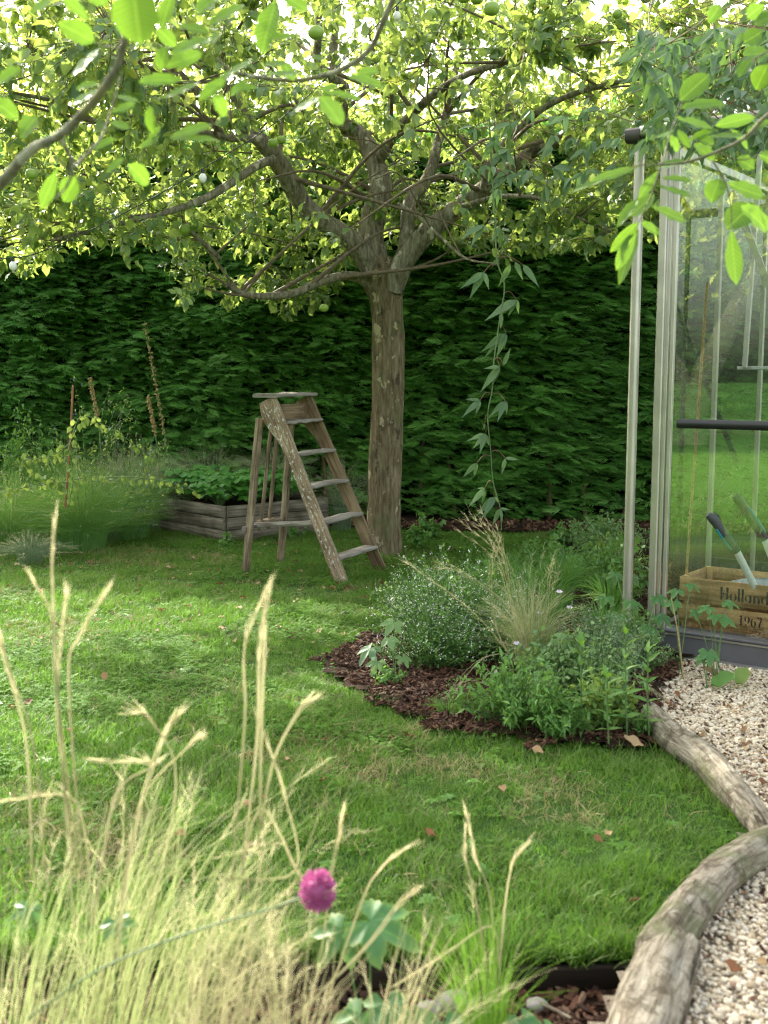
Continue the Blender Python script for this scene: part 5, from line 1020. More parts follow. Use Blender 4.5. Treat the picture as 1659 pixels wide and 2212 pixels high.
for k, (u, v, lb) in enumerate([(1208, 1280, 'pale pink carnation flower highest in the bed'), (1230, 1314, 'pale pink carnation flower nearest the downpipe'), (1166, 1326, 'pale pink carnation flower above the feather grass'), (1116, 1392, 'pale pink carnation flower lowest, left of the feather grass')]):
    p = W(u, v, 6.0 - (k == 3) * .5); o = thing('carnation', lb, 'flower', (p[0] + .02, p[1], .03), 'pale pink carnations'); g = Acc(); tube(g, catmull([(p[0] + .02, p[1], .03), (p[0], p[1], p[2] * .5), p], 8), .0018, 4); obj('stem', g, M['stem'], o)
    for q in range(6):
        a = q * 1.047; g = Acc(); g.add(*leaf_tpl(2, 'obovate', .2, .1, w=.5), rng.random()); inst('petal', g.mesh('petal', M['pink_petal']), basis(norm(np.array([math.cos(a), math.sin(a) - .3, .5 + .3 * math.sin(a)])), np.array([0, -.4, 1.])) * .021, p, o)
palmate_plant('lobed_plant', 'pale green plant with large lobed leaves at the left end of the mulch', 'plant', G(858, 1475, .03), [(G(*a[:2]) * 0 + W(a[0], a[1], a[2]), a[3], a[4], a[5]) for a in [(850, 1345, 5.75, .17, -.5, .35), (800, 1400, 5.7, .19, -.9, .5), (840, 1380, 5.6, .13, .3, .4), (870, 1420, 5.6, .12, .6, .5), (815, 1430, 5.55, .14, -.7, .8)]], 'pale')
palmate_plant('vine_plant', 'dark green lobed vine leaves at the foot of the downpipe', 'plant', G(1380, 1440, .03), [(W(*a[:3]), a[3], a[4], a[5]) for a in [(1330, 1330, 6.0, .17, -.8, .4), (1365, 1300, 6.1, .17, .2, .3), (1400, 1355, 5.95, .19, .4, .5), (1345, 1375, 5.9, .17, -.3, .6), (1425, 1330, 6.0, .16, .8, .3), (1390, 1400, 5.85, .15, .2, .7), (1310, 1290, 6.3, .16, -.5, .3), (1330, 1240, 6.5, .15, -.2, .3), (1360, 1245, 6.4, .15, .6, .3), (1420, 1290, 6., .14, .4, .4)]], 'palm')
palmate_plant('maple_seedling', 'lobed green seedling standing in front of the crate', 'plant', G(1470, 1465, .02), [(W(*a[:3]), a[3], a[4], a[5]) for a in [(1462, 1275, 5.8, .13, -.6, .2), (1490, 1262, 5.8, .12, .8, .2), (1455, 1300, 5.75, .12, -.2, .6)]], 'palm')
palmate_plant('maple_seedling', 'lobed green seedling with leaves over the year on the crate', 'plant', G(1545, 1475, .02), [(W(*a[:3]), a[3], a[4], a[5]) for a in [(1530, 1312, 5.65, .12, -1.2, .15), (1570, 1300, 5.65, .13, 1.2, .1), (1562, 1335, 5.6, .14, 1.1, .3), (1545, 1330, 5.6, .10, -.4, .6), (1502, 1320, 5.65, .09, .1, .9)]], 'palm')
palmate_plant('maple_seedling', 'yellow edged lobed leaf low before the greenhouse sill', 'plant', G(1525, 1490, .02), [(W(*a[:3]), a[3], a[4], a[5]) for a in [(1530, 1410, 5.5, .15, 0, .6), (1515, 1420, 5.5, .10, -1.0, .6)]], 'palm')
g = Acc(); tube(g, catmull([W(1478, 1480, 5.6), W(1465, 1370, 5.65), W(1450, 1290, 5.7)], 6), [.004, .0025], 5); tag(obj('dry_twig', g, M['seed']), 'thin pale dry twig upright before the greenhouse corner', 'twig')
# pinnate leaves near the hedge foot
for k, (u, v, Y, lb) in enumerate([(1335, 1175, 8.2, 'bright pinnate leaf spray beside the downpipe'), (1270, 1190, 8.4, 'bright pinnate leaf spray left of the downpipe'), (1235, 1215, 8.2, 'bright pinnate leaf spray lowest above the dark tuft')]):
    p = W(u, v, Y); o = thing('pinnate_plant', lb, 'plant', (p[0], p[1] + .05, .03), 'pinnate sprays near the hedge foot'); g = Acc(); P = catmull([(p[0], p[1] + .05, .03), p + [-.05, 0, 0], p + [.1, -.1, .02]], 10); tube(g, P, .002, 4); obj('stalk', g, M['stem'], o)
    g = Acc(); g.add(*leaf_tpl(3, 'ell', .15, .1, w=.2), .3); me_ = g.mesh('leaflet', M['blade_bright'])
    for q in range(4, 10):
        for s in (-1, 1): inst('leaflet', me_, basis(norm(np.array([.3 * s + .35, -.2, .8 * s])), np.array([0, -1, .4])) * .065, P[q], o)
for k, (u, v, Y, sz, lb, mt) in enumerate([(1535, 1480, 0, .14, 'curled dull green leaf lying by the sill', 'mid'), (1590, 1478, 0, .12, 'yellow green fallen leaf at the gravel edge', 'lime'), (1560, 1462, 0, .1, 'brown fallen leaf against the greenhouse footing', 'fallen'), (1390, 1612, 0, .085, 'pale curled dry leaf at the end of the log edging', 'fallen')]):
    p = G(u, v, .05); g = Acc(); g.add(*leaf_tpl(5, 'ell', .35, -.3, .3, w=.34), .62 if mt == 'fallen' else .4); o = inst('fallen_leaf', g.mesh('fallen_leaf', M[mt]), basis(np.array([math.cos(k * 1.3), .3, .12]), np.array([0, -.3, 1.])) * sz, p); tag(o, lb, 'leaf')

# ------------------------------------------------------------------ left border planting
grass_clump('grass_mound', 'big soft green grass mound at the lawn edge left of the raised bed', (-2.72, 9.95, 0), 1900, .95, .75, .003, 'mound', (0, 0), .75, .22, hv=.6, mess=.05, plume=(.10, .16, 7))
grass_clump('grass_mound', 'rounded soft green grass mound nearest the raised bed planks', (-2.42, 10.6, 0), 1300, .85, .5, .003, 'mound', (0, 0), .7, .18, hv=.6, mess=.05, plume=(.10, .16, 7))
grass_clump('grass_mound', 'soft green grass mound cut by the left picture edge', (-3.35, 9.85, 0), 1500, .85, .75, .003, 'mound', (0, 0), .8, .2, hv=.6, mess=.05, plume=(.10, .16, 7))
grass_clump('grass_mound', 'tall soft grass mound at the back of the left border', (-3.15, 11.0, 0), 1300, 1.1, .85, .003, 'mound', (0, 0), .7, .25, hv=.6, mess=.05, plume=(.10, .16, 7))
grass_clump('grass_mound', 'loose lighter grass mound behind the lime green climber', (-2.5, 11.2, 0), 900, 1.0, .7, .003, 'pale', (0, 0), .7, .25, hv=.6, plume=(.3, .2, 8))
grass_clump('wispy_grass', 'low whitish wispy grass clump at the lawn edge on the left', (-2.95, 9.25, 0), 300, .34, .42, .0025, 'grey_green', (0, 0), 1.0, .1, plume=(.4, .10, 10))
grass_clump('airy_grass', 'haze of pale seed heads along the back of the raised bed', (-1.9, 11.75, .3), 260, .62, .6, .0014, 'grey_green', (0, 0), .6, .35, plume=(.8, .25, 14), hv=.6)
grass_clump('airy_grass', 'pale seed head haze behind the ladder braces', (-1.2, 11.8, .3), 260, .60, .55, .0014, 'grey_green', (0, 0), .6, .35, plume=(.8, .25, 14), hv=.6)
grass_clump('airy_grass', 'pale seed head haze left of the dry flower spikes', (-2.5, 11.1, .3), 260, .62, .6, .0014, 'grey_green', (0, 0), .6, .3, plume=(.8, .25, 14), hv=.6)
grass_clump('airy_grass', 'thin wispy grass growing beside the ladder treads', (-.42, 11.2, 0), 160, .85, .45, .0014, 'grey_green', (0, 0), .6, .1, plume=(.8, .22, 14), hv=.5)
bush('blue_flowered_shrub', 'airy arching shrub with tiny blue flowers at the left', 'shrub', (-2.7, 10.3), .85, 1.32, 'lime', 60, 34, .035, T_la, ('blue_petal', .014, .25), lean=1.2)
bush('border_shrub', 'light green leafy shrub at the left picture edge', 'shrub', (-3.55, 11.0), .45, 1.12, 'blade_bright', 90, 22, .06, T_la)
bush('blue_flowered_shrub', 'trailing stems with blue flowers over the raised bed planks', 'shrub', (-2.5, 10.6), .38, .62, 'grey_green', 36, 22, .028, T_ov, ('blue_petal', .013, .4), lean=1.3)
# strawberry plants
k = 0
for (a, b, lb) in [(.22, .25, 'at the front corner of the raised bed'), (.5, .2, 'midway along the right planks of the raised bed'), (.8, .2, 'at the trunk end of the raised bed, front row'), (.28, .5, 'in the second row behind the front corner of the bed'), (.55, .48, 'in the middle of the raised bed'), (.84, .45, 'behind the ladder treads in the raised bed'), (.15, .75, 'by the left planks of the raised bed'), (.42, .8, 'at the back left of the raised bed'), (.70, .75, 'at the back of the raised bed near the trunk'), (.08, .45, 'leaning over the left planks of the raised bed'), (.10, .16, 'tucked into the very front corner of the bed'), (.36, .12, 'on the right planks left of the ladder legs'), (.64, .12, 'on the right planks behind the ladder braces')]:
    c = RB_C + (RB_B - RB_C) * a + (RB_A - RB_C) * b * .8
    o = thing('strawberry_plant', 'bright green strawberry plant ' + lb, 'plant', (*c, H0 - .05), 'strawberry plants in the raised bed'); g = Acc(); gs = Acc()
    for q in range(44):
        az = rng.uniform(0, 6.28); rr = rng.uniform(.03, .2); rr *= 1.2; p = np.array([c[0] + rr * math.cos(az), c[1] + rr * math.sin(az), H0 - .03 + rng.uniform(.12, .36) * (1 - rr)]); ribbon(gs, catmull([(*c, H0 - .05), (np.r_[c, H0] + p) / 2, p], 4), [.003, .003], .5)
        for s in (-1, 0, 1):
            a_ = az + s * 1.2; B_ = basis(norm(np.array([math.cos(a_), math.sin(a_), -.15])), norm(np.array([0, -.3, 1]) + rng.normal(0, .2, 3))) * rng.uniform(.065, .105); t3 = leaf_tpl(3, 'obovate', .2, .2, w=.42); g.add(t3[0] @ B_.T + p, t3[1], t3[2], rng.random())
    obj('leaves', g, M['strawberry'], o, kind='stuff'); obj('stalks', gs, M['stem'], o, kind='stuff')
# dry spikes
for pts, lb in (([(367, 1005), (345, 880), (312, 692)], 'tallest dry brown flower spike leaning before the hedge'), ([(342, 975), (332, 920), (320, 858)], 'short dry flower spike beside the tallest one'), ([(216, 940), (206, 880), (193, 815)], 'dry flower spike behind the reddish cane')):
    P = path(pts, 11.3, 11.3, 40); o = thing('dry_flower_spike', lb, 'flower spike', (P[0][0], P[0][1], .2), 'dry flower spikes in the raised bed'); g = Acc(); tube(g, np.vstack([[P[0][0] + .02, P[0][1], .25], P]), [.008, .005, .003], 6); obj('stem', g, M['stem'], o)
    gs = Acc()
    for q in range(150):
        i0 = int(rng.uniform(12, 39)); p = P[i0] + rng.normal(0, .010, 3); ball(gs, p, .009 * rng.uniform(.7, 1.3), 5, 4, rnd=rng.random())
    obj('seed_pods', gs, M['seed'], o, kind='stuff')
# cane with lime climber
P = path([(141, 1098), (150, 980), (158, 832)], 9.6, 9.6, 10); g = Acc(); tube(g, P, [.011, .009], 8, .02); tag(obj('garden_cane', g, M['stem_red']), 'reddish upright cane supporting the lime green climber', 'cane')
o = thing('lime_climber', 'lime green heart leaved climber twining on the reddish cane', 'climbing plant', P[0]); g = Acc(); pts_ = []
for pts in ([(145, 1098), (158, 1040), (146, 990), (160, 930), (175, 900), (215, 905)], [(150, 1040), (60, 1052), (0, 1065)], [(160, 1035), (220, 1030), (300, 1032), (370, 1042), (425, 1062)], [(150, 960), (110, 985), (50, 995)], [(165, 905), (230, 920), (290, 960), (330, 990)], [(145, 1060), (120, 1040), (80, 1020), (40, 985)]):
    Q = path(pts, 9.5, 9.4, 16); tube(g, Q, .0035, 4, cap=False); pts_.append(Q[1:])
obj('stems', g, M['stem'], o, kind='stuff'); Q = np.concatenate(pts_); g = Acc(); g.add(*leaf_tpl(4, 'ovate', .35, .35, .3, w=.34), .4); me_ = g.mesh('leaf', M['lime'])
for q in Q:
    for _ in range(2): inst('leaf', me_, basis(norm(rng.normal(0, .5, 3) + [0, -.1, -.9]), norm(rng.normal(0, .4, 3) + [0, -1, .6])) * rng.uniform(.035, .07), q + rng.normal(0, .02, 3), o)
# low seedlings under the hedge right of the trunk
for k, (u, v, lb) in enumerate([(925, 1130, 'leafy seedling right of the apple trunk under the hedge'), (905, 1150, 'small round leaved seedling close to the apple trunk'), (1215, 1150, 'green weed at the hedge foot left of the pinnate sprays'), (1300, 1140, 'green weed at the hedge foot near the downpipe')]):
    p = G(u, v + 30, .03); bush('hedge_seedling', lb, 'plant', (p[0], min(p[1], 10.9)), .14, .22, 'mid', 14, 10, .06, T_ov)
for k, (u, v, lb) in enumerate([(490, 1185, 'leafy weed at the raised bed corner'), (640, 1165, 'leafy weed at the foot of the planks behind the ladder'), (470, 1290 - 30, 'broad leaved weed in the lawn left of the ladder')][:2]):
    p = G(u, v, .0); bush('lawn_weed', lb, 'plant', (p[0], p[1], 0), .10, .14, 'mid', 12, 8, .04, T_ov)

# ------------------------------------------------------------------ fallen leaves on the lawn
fl = []
for k in range(5): g = Acc(); g.add(*leaf_tpl(4, 'ell', rng.uniform(.1, .6), rng.uniform(-.4, .3), .5, w=.38), k * .2); fl.append(g.mesh('dry_leaf', M['fallen']))
SPOTS = [((-.9, 9.0), 'between the rear ladder legs'), ((-.3, 8.4), 'before the front foot of the ladder'), ((.1, 9.4), 'by the apple trunk'), ((-1.5, 10.0), 'in front of the raised bed corner'), ((-2.2, 8.8), 'in front of the grass mounds'), ((-1.4, 7.4), 'on the open lawn left of the ladder'), ((-.5, 6.6), 'on the lawn left of the mulched bed'), ((-1.4, 5.8), 'on the left side of the lawn'), ((0, 4.9), 'on the lawn along the mulch edge'), ((.4, 4.1), 'in the middle of the near lawn'), ((.95, 4.0), 'on the lawn beside the edging logs'), ((.3, 3.3), 'on the nearest lawn by the edging board'), ((-.6, 4.2), 'on the lawn behind the feather grasses')]
def drops(P, spots, zlo, zhi, s0, s1, where, r_=.3):
    for q in P:
        k = int(rng.integers(5)); cn = ['reddish brown', 'dark brown', 'tan', 'pale tan', 'brown'][k]; lb = min(spots, key=lambda a_: (a_[0][0] - q[0]) ** 2 + (a_[0][1] - q[1]) ** 2)[1]
        f_ = rng.random(); o = inst('dry_leaf', fl[k], basis(norm(np.array([*rng.normal(0, 1, 2), .1])), norm(rng.normal(0, r_, 3) + [0, 0, 1])) * (s0 + (s1 - s0) * f_), np.r_[q, rng.uniform(zlo, zhi)]); tag(o, ('tiny ' if f_ < .33 else 'small ' if f_ < .66 else 'larger ') + cn + ' dry leaf lying ' + lb, 'leaf', 'dry leaves ' + where)
P = rand_pts(1500, -3.6, 1.2, 2.95, 9.8); P = P[lawn_ok(P) & vis(P)]; wgt = np.where(P[:, 1] > 6.3, 1.0, .5); P = P[rng.random(len(P)) < wgt][:120]
drops(P, SPOTS, .025, .04, .03, .058, 'on the lawn')
P = rand_pts(900, -3.8, .6, 6.2, 10.4); P = P[lawn_ok(P) & vis(P)][:330]; g = Acc(); n_ = len(P)
scatter(g, leaf_tpl(3, 'ell', .4, .2, .4, w=.38), basis(np.c_[rng.normal(0, 1, (n_, 2)), np.full(n_, .1)], norm(rng.normal(0, .3, (n_, 3)) + [0, 0, 1])) * rng.uniform(.018, .04, n_)[:, None, None], np.c_[P, rng.uniform(.02, .035, n_)], rng.random(n_)); obj('leaf_litter', g, M['fallen'], kind='stuff')
P = rand_pts(400, .6, 2.2, 2.5, 5.8); P = P[inpoly(P, GRAVEL) & vis(P)][:55]
drops(P, [((1.7, 5.6), 'on the gravel before the greenhouse sill'), ((1.45, 5.2), 'on the gravel at the far end of the logs'), ((1.6, 4.5), 'on the gravel beside the cracked log'), ((1.35, 3.3), 'on the gravel beside the middle log'), ((1.0, 2.8), 'on the gravel beside the nearest log')], .034, .04, .02, .048, 'on the gravel', .35)

# ------------------------------------------------------------------ log edging
def log(name, pts, rads, label, sides=22, n=40, z=.05):
    P = catmull([(x, y, zz) for x, y, zz in pts], n); rr = np.interp(np.linspace(0, 1, n), np.linspace(0, 1, len(rads)), rads); g = Acc()
    T = norm(np.gradient(P, axis=0)); X = norm(np.cross(T, [0, 0, 1.])); Zz = np.cross(X, T); a = np.linspace(0, 2 * np.pi, sides, endpoint=False); L = np.cumsum(np.r_[0, np.linalg.norm(np.diff(P, axis=0), axis=1)])[:, None]
    q = 1 + .09 * np.sin(2 * a + 5 * L) + .05 * np.sin(5 * a - 9 * L + 1) + .03 * np.sin(9 * a + 14 * L) + .015 * rng.standard_normal((n, sides))
    crack = np.exp(-((np.angle(np.exp(1j * (a - (2.1 + .35 * np.sin(L * 3))))) / .12) ** 2)); q = q - .16 * crack
    r_ = rr[:, None] * q; r_[0] *= .72; r_[-1] *= .72
    V = P[:, None] + X[:, None] * (np.cos(a)[None, :, None] * r_[..., None]) + Zz[:, None] * (np.sin(a)[None, :, None] * r_[..., None])
    U = np.stack(np.broadcast_arrays((a * rr.mean())[None], L), -1); i, j = np.meshgrid(np.arange(n - 1), np.arange(sides), indexing='ij'); k = (j + 1) % sides
    g.add(V.reshape(-1, 3), np.stack([i * sides + j, i * sides + k, (i + 1) * sides + k, (i + 1) * sides + j], -1).reshape(-1, 4), U.reshape(-1, 2))
    for row in (0, n - 1): g.add(np.vstack([V[row], P[row]]), [(q_, (q_ + 1) % sides, sides) for q_ in range(sides)], np.vstack([U[row], U[row].mean(0)]))
    return tag(obj(name, g, M['log']), label, 'log')
def GL_(u, v, z): p = G(u, v, z); return (p[0], p[1], z - .0)
log('edging_log', [GL_(1405, 1535, .06), GL_(1450, 1590, .07), GL_(1520, 1640, .07), GL_(1575, 1700, .06), GL_(1640, 1775, .055), GL_(1690, 1850, .05)], [.05, .058, .062, .06, .055, .045], 'far silvery curved log along the gravel, with a long crack')
log('edging_log', [GL_(1700, 1800, .06), GL_(1640, 1835, .065), GL_(1560, 1885, .07), GL_(1500, 1950, .07), GL_(1445, 2030, .07), GL_(1410, 2080, .06)], [.05, .056, .062, .066, .068, .062], 'middle mossy log bending left along the gravel edge')
log('edging_log', [GL_(1468, 2035, .07), GL_(1440, 2090, .07), GL_(1408, 2160, .07), GL_(1385, 2230, .07), GL_(1345, 2330, .06), GL_(1300, 2450, .05)], [.060, .072, .078, .080, .075, .07], 'nearest thick pale log in the bottom right corner')
g = Acc(); beam(g, (-.6, 2.885, -.055), (.78, 2.885, -.055), (0, 0, 1), .09, .025, seg=8, warp=.003); tag(obj('edging_board', g, M['edging']), 'dark timber edging board between lawn and front bed', 'edging')
for k, (u, v, s) in enumerate([(985, 2165, .045), (925, 2180, .03), (1160, 2170, .025)]):
    g = Acc(); p = G(u, v, -.05); ball(g, p, s, 12, 8, (1.2, 1, .6), jit=.03); tag(obj('bed_stone', g, M['stone']), ['larger brown stone in the dark front bed', 'small stone left of the larger one in the front bed', 'small stone beside the bright green tuft'][k], 'stone')
g = Acc(); tube(g, [G(1165, 2165, -.04), G(1235, 2200, -.04)], [.006, .004], 6, .1); tag(obj('pale_twig', g, M['log']), 'short pale broken stick lying on the front bed soil', 'twig')

# ------------------------------------------------------------------ foreground planting (out of focus)
FG = [(-.98, 1.95, 150, 1.0, .24, (.06, 0), 'large feather grass clump at the bottom left corner', 'feather_green'),
      (-.78, 2.1, 120, .95, .22, (.26, 0), 'feather grass sheaf leaning right beside the corner clump', 'feather_green'),
      (-.56, 2.2, 150, .90, .22, (.36, 0), 'feather grass sheaf leaning furthest right in the left half', 'feather_green'),
      (-.38, 2.05, 130, .86, .16, (.14, 0), 'upright feather grass sheaf left of the purple flower', 'feather'),
      (-.20, 2.0, 150, .70, .20, (.02, 0), 'straw feather grass clump under the purple flower', 'feather'),
      (-.70, 2.5, 120, .88, .26, (.30, 0), 'feather grass clump furthest back in the left half', 'feather_green'),
      (-.02, 2.2, 90, .58, .22, (.28, 0), 'sparse straw grass clump right of the purple flower', 'feather')]
for x, y, nb, h, s, ln, lb, mt_ in FG: grass_clump('foreground_grass', lb, (x, y, -.08), int(nb * .9), h + .08, s, .0020, mt_, ln, .45, .07, 'feather grasses in the front bed', plume=(.22, .14, 12), hv=.6, mess=.055)
grass_clump('green_grass', 'bright green fine grass tuft at the bottom centre', (.245, 2.42, -.08), 190, .58, .24, .002, 'blade_bright', (-.1, 0), .4, .05, plume=(.02, .1, 12), hv=.5)
def stalk_set(name, label, base, lines, Y, mat='feather', wd=.0035, pl=.10):
    o = thing(name, label, 'grass stalk', base); g = Acc(); gp = Acc()
    for pts in lines:
        P = path(pts, Y, Y, 16)
        for rep in range(2):
            Q = P + np.linspace(0, 1, 16)[:, None] * rng.normal(0, .004, 3); ribbon(g, Q, [wd, wd, wd * .7, wd * .3], rng.random())
        for m_ in range(30):
            t0 = rng.uniform(8.5, 14.9); i0 = int(t0); p = P[i0] + (P[i0 + 1] - P[i0]) * (t0 - i0); d = norm(P[i0 + 1] - P[i0 - 1]); e = p + norm(d + rng.normal(0, .09, 3)) * rng.uniform(.015, .05); ribbon(gp, [p, e], [.0016, .0005], rng.random())
    obj('stalks', g, M[mat], o, kind='stuff'); obj('seed_heads', gp, M['straw'], o, kind='stuff')
stalk_set('tall_grass_stalks', 'tallest pale grass stalks forking up at the left', W(150, 2212, 2.0), [[(160, 2000), (125, 1500), (115, 1250), (120, 1120)], [(175, 1900), (120, 1480), (115, 1350), (80, 1265)], [(180, 1900), (150, 1480), (170, 1380), (240, 1262)], [(165, 1900), (125, 1560), (130, 1400), (142, 1290)]], 2.0)
stalk_set('tall_grass_stalks', 'pale grass stalks rising in the left centre with nodding tips', W(560, 2212, 2.1), [[(520, 1900), (555, 1600), (560, 1400), (585, 1255)], [(500, 1900), (530, 1560), (530, 1400), (575, 1270)], [(560, 1850), (565, 1600), (570, 1450), (575, 1300)], [(560, 1800), (590, 1640), (640, 1540), (670, 1515)], [(480, 1900), (640, 1880), (610, 1700), (560, 1560)]], 2.1)
stalk_set('tall_grass_stalks', 'pale grass stalks cut by the left picture edge', W(30, 2212, 2.1), [[(70, 1900), (60, 1620), (30, 1480), (-5, 1370)], [(100, 1900), (70, 1600), (20, 1450), (5, 1390)], [(200, 2000), (180, 1780), (140, 1720), (10, 1730)]], 2.1)
stalk_set('tall_grass_stalks', 'pale stalks fanning between the left and centre stalks', W(330, 2212, 2.1), [[(250, 2100), (290, 1800), (350, 1600), (385, 1545)], [(240, 2100), (300, 1750), (400, 1620), (420, 1600)], [(300, 2100), (380, 1700), (330, 1560), (300, 1540)], [(200, 2000), (250, 1720), (330, 1650), (200, 1640)], [(500, 2000), (560, 1750), (640, 1880), (655, 1900)]], 2.1)
stalk_set('tall_grass_stalks', 'straw plumes right of the purple flower', W(760, 2212, 2.2), [[(690, 2212), (780, 1950), (820, 1880), (880, 1830)], [(690, 2100), (715, 1900), (730, 1820), (740, 1755)], [(620, 2212), (780, 2060), (860, 1960), (890, 1930)]], 2.2)
stalk_set('tall_grass_stalks', 'thin seed plumes above the bright green tuft', W(1060, 2212, 2.42), [[(1070, 2150), (1060, 1950), (1030, 1860), (1008, 1760)], [(1060, 2150), (1030, 1950), (1010, 1870), (1005, 1800)], [(1075, 2150), (1090, 1960), (1105, 1870), (1135, 1825)], [(1080, 2100), (1060, 2000), (960, 2060), (850, 2130)]], 2.42)
# allium
AC = W(686, 1924, 2.0); al = thing('allium_flower', 'round purple allium flower head on a thin bending stem', 'flower', W(130, 2160, 1.95))
N = 900; d = norm(rng.standard_normal((N, 3))); rr = rng.uniform(.62, 1.0, (N, 1)); Pp = AC + d * rr * np.array([.030, .030, .0365]); g = Acc(); scatter(g, T_sm, basis(norm(d + rng.normal(0, .3, (N, 3))), norm(rng.standard_normal((N, 3)))) * .009, Pp, rng.random(N))
ball(g, AC, .022, 12, 8, rnd=.35); obj('flower_head', g, M['allium'], al)
g = Acc(); tube(g, catmull([W(60, 2200, 1.95), W(220, 2092, 1.95), W(430, 2008, 1.97), W(600, 1958, 2.0), AC], 24), .0022, 8); obj('stem', g, M['stem'], al)
# broad leaves low in the front bed
for lst, lb in (([(800, 1990, 2.45, .24, 1.2, .2), (740, 2010, 2.45, .18, -.8, .5)], 'large pale green leaf behind the purple flower'), ([(835, 2170, 2.3, .16, .2, .5), (780, 2190, 2.3, .16, -.7, .5), (900, 2200, 2.3, .15, .8, .4), (960, 2215, 2.3, .15, .3, .4)], 'scalloped green leaves at the bottom edge'), ([(250, 1990, 2.3, .11, .6, .4), (60, 1960, 2.3, .10, 0, .5)], 'dull green leaves behind the grass at the lower left'), ([(1130, 2205, 2.35, .13, .7, .5), (1180, 2220, 2.4, .10, .9, .5)], 'small green leaves right of the bright tuft')):
    b = W(lst[0][0], 2260, lst[0][2]); b[2] = -.08; palmate_plant('broad_leaf_plant', lb, 'plant', b, [(W(*a[:3]), a[3], a[4], a[5]) for a in lst], 'palm')

# ------------------------------------------------------------------ walnut branches
wl_tpl = [leaf_tpl(8, 'ell', .18, .12, .15, w=.5), leaf_tpl(8, 'ell', .3, .3, .25, w=.5), leaf_tpl(8, 'obovate', .15, -.15, .2, w=.5)]
wme = []
for k in range(6): g = Acc(); g.add(*wl_tpl[k % 3], .17 * k); wme.append(g.mesh('leaf', M['walnut']))
def wleaf(par, u0, v0, u1, v1, wpx, Y, k):
    p0 = W(u0, v0, Y); L = math.hypot(u1 - u0, v1 - v0) / FP * Y; dy = rng.uniform(-.35, .35) * L; p1 = W(u1, v1, Y + dy); d = p1 - p0; wd = wpx / FP * Y
    B_ = basis(d, norm(np.array([rng.normal(0, .3), -1.0, .8 + rng.normal(0, .3)]))); B_ = B_ * np.array([wd, np.linalg.norm(d), wd])[None, :]
    inst('leaf', wme[k % 6], B_, p0, par)
def walnut(label, base, branches, leaves, cvt, Ys, nrand=0, rbox=None):
    o = thing('walnut_branch', label, 'branch', base)
    for pts, wds, y0, y1 in branches:
        P = path([cvt(*p) for p in pts], y0, y1, 30); g = Acc(); tube(g, P, [px(q, (y0 + y1) / 2) for q in wds], 12, .03); obj('bough', g, M['bark_walnut'], o)
    for k, a in enumerate(leaves):
        (u0, v0), (u1, v1) = cvt(a[0], a[1]), cvt(a[2], a[3]); wleaf(o, u0, v0, u1, v1, a[4] / 2, a[5] if len(a) > 5 else Ys + rng.uniform(-.15, .15), k)
    return o
cl = lambda x, y: (x / 2, y / 2)
cr2 = lambda x, y: (829.5 + x / 2, y / 2)
LL = [(575, -70, 600, 192, 205, 1.9), (410, 185, 258, 90, 100), (440, 200, 315, 340, 85), (750, -40, 690, 130, 75), (1195, 5, 1118, 218, 105), (770, 105, 905, 145, 55), (905, 105, 1050, 15, 70), (740, 245, 905, 145, 85), (700, 290, 880, 235, 75), (715, 200, 690, 300, 70), (600, 355, 775, 335, 65), (685, 430, 865, 362, 48), (860, 430, 975, 340, 62), (660, 575, 640, 455, 55), (735, 590, 920, 545, 62), (730, 595, 940, 600, 40), (165, 505, 75, 580, 100), (440, 380, 310, 460, 60), (535, 685, 455, 745, 42), (555, 710, 650, 795, 80), (250, 725, 180, 905, 65), (330, 765, 270, 870, 95), (-40, 430, 75, 500, 90), (1390, 415, 1270, 490, 62), (1385, 415, 1480, 535, 98), (1395, 400, 1580, 425, 45), (1370, 390, 1460, 375, 35), (1220, -20, 1330, 40, 65), (860, 60, 930, -30, 90), (460, 30, 400, -40, 90), (1000, 380, 1115, 375, 40), (920, 410, 985, 500, 75), (960, 330, 1090, 270, 50), (1140, 280, 1240, 270, 45), (1150, 175, 1275, 145, 40), (480, 485, 590, 450, 45), (500, 415, 600, 435, 35), (330, 390, 420, 350, 55), (390, 90, 260, -20, 60), (560, 560, 480, 520, 45), (700, 545, 630, 620, 40), (1130, 320, 1300, 325, 50), (500, 600, 390, 640, 40), (90, 300, -20, 350, 70), (230, -20, 150, 60, 70), (690, 590, 600, 640, 40), (1500, 330, 1659, 365, 60), (870, 200, 960, 150, 50), (680, 120, 760, 200, 60)]
W1 = walnut('mossy walnut bough with big bright leaves crossing the upper left corner', W(-60, 420, 2.2),
       [([(-160, 900), (0, 790), (60, 730), (140, 645), (250, 590), (330, 520), (420, 420), (490, 320), (530, 210), (548, 120), (560, -120)], [46, 23, 22, 20, 18, 17, 15, 14, 13], 2.2, 2.0),
        ([(262, 596), (300, 670), (312, 730), (290, 800), (240, 860)], [9, 8, 6, 3], 2.15, 2.2), ([(315, 728), (380, 660), (440, 590), (465, 520), (490, 440), (520, 330)], [6, 5, 4, 3], 2.2, 2.5),
        ([(200, 630), (250, 690), (310, 740)], [5, 4, 3], 2.2, 2.2), ([(560, 30), (690, 240), (740, 420), (740, 590)], [4, 3, 2], 2.3, 2.6), ([(530, 210), (460, 200), (400, 180)], [3, 2], 2.3, 2.4), ([(740, 250), (880, 230), (1000, 90)], [3, 2], 2.5, 2.5)], LL, cl, 2.5)
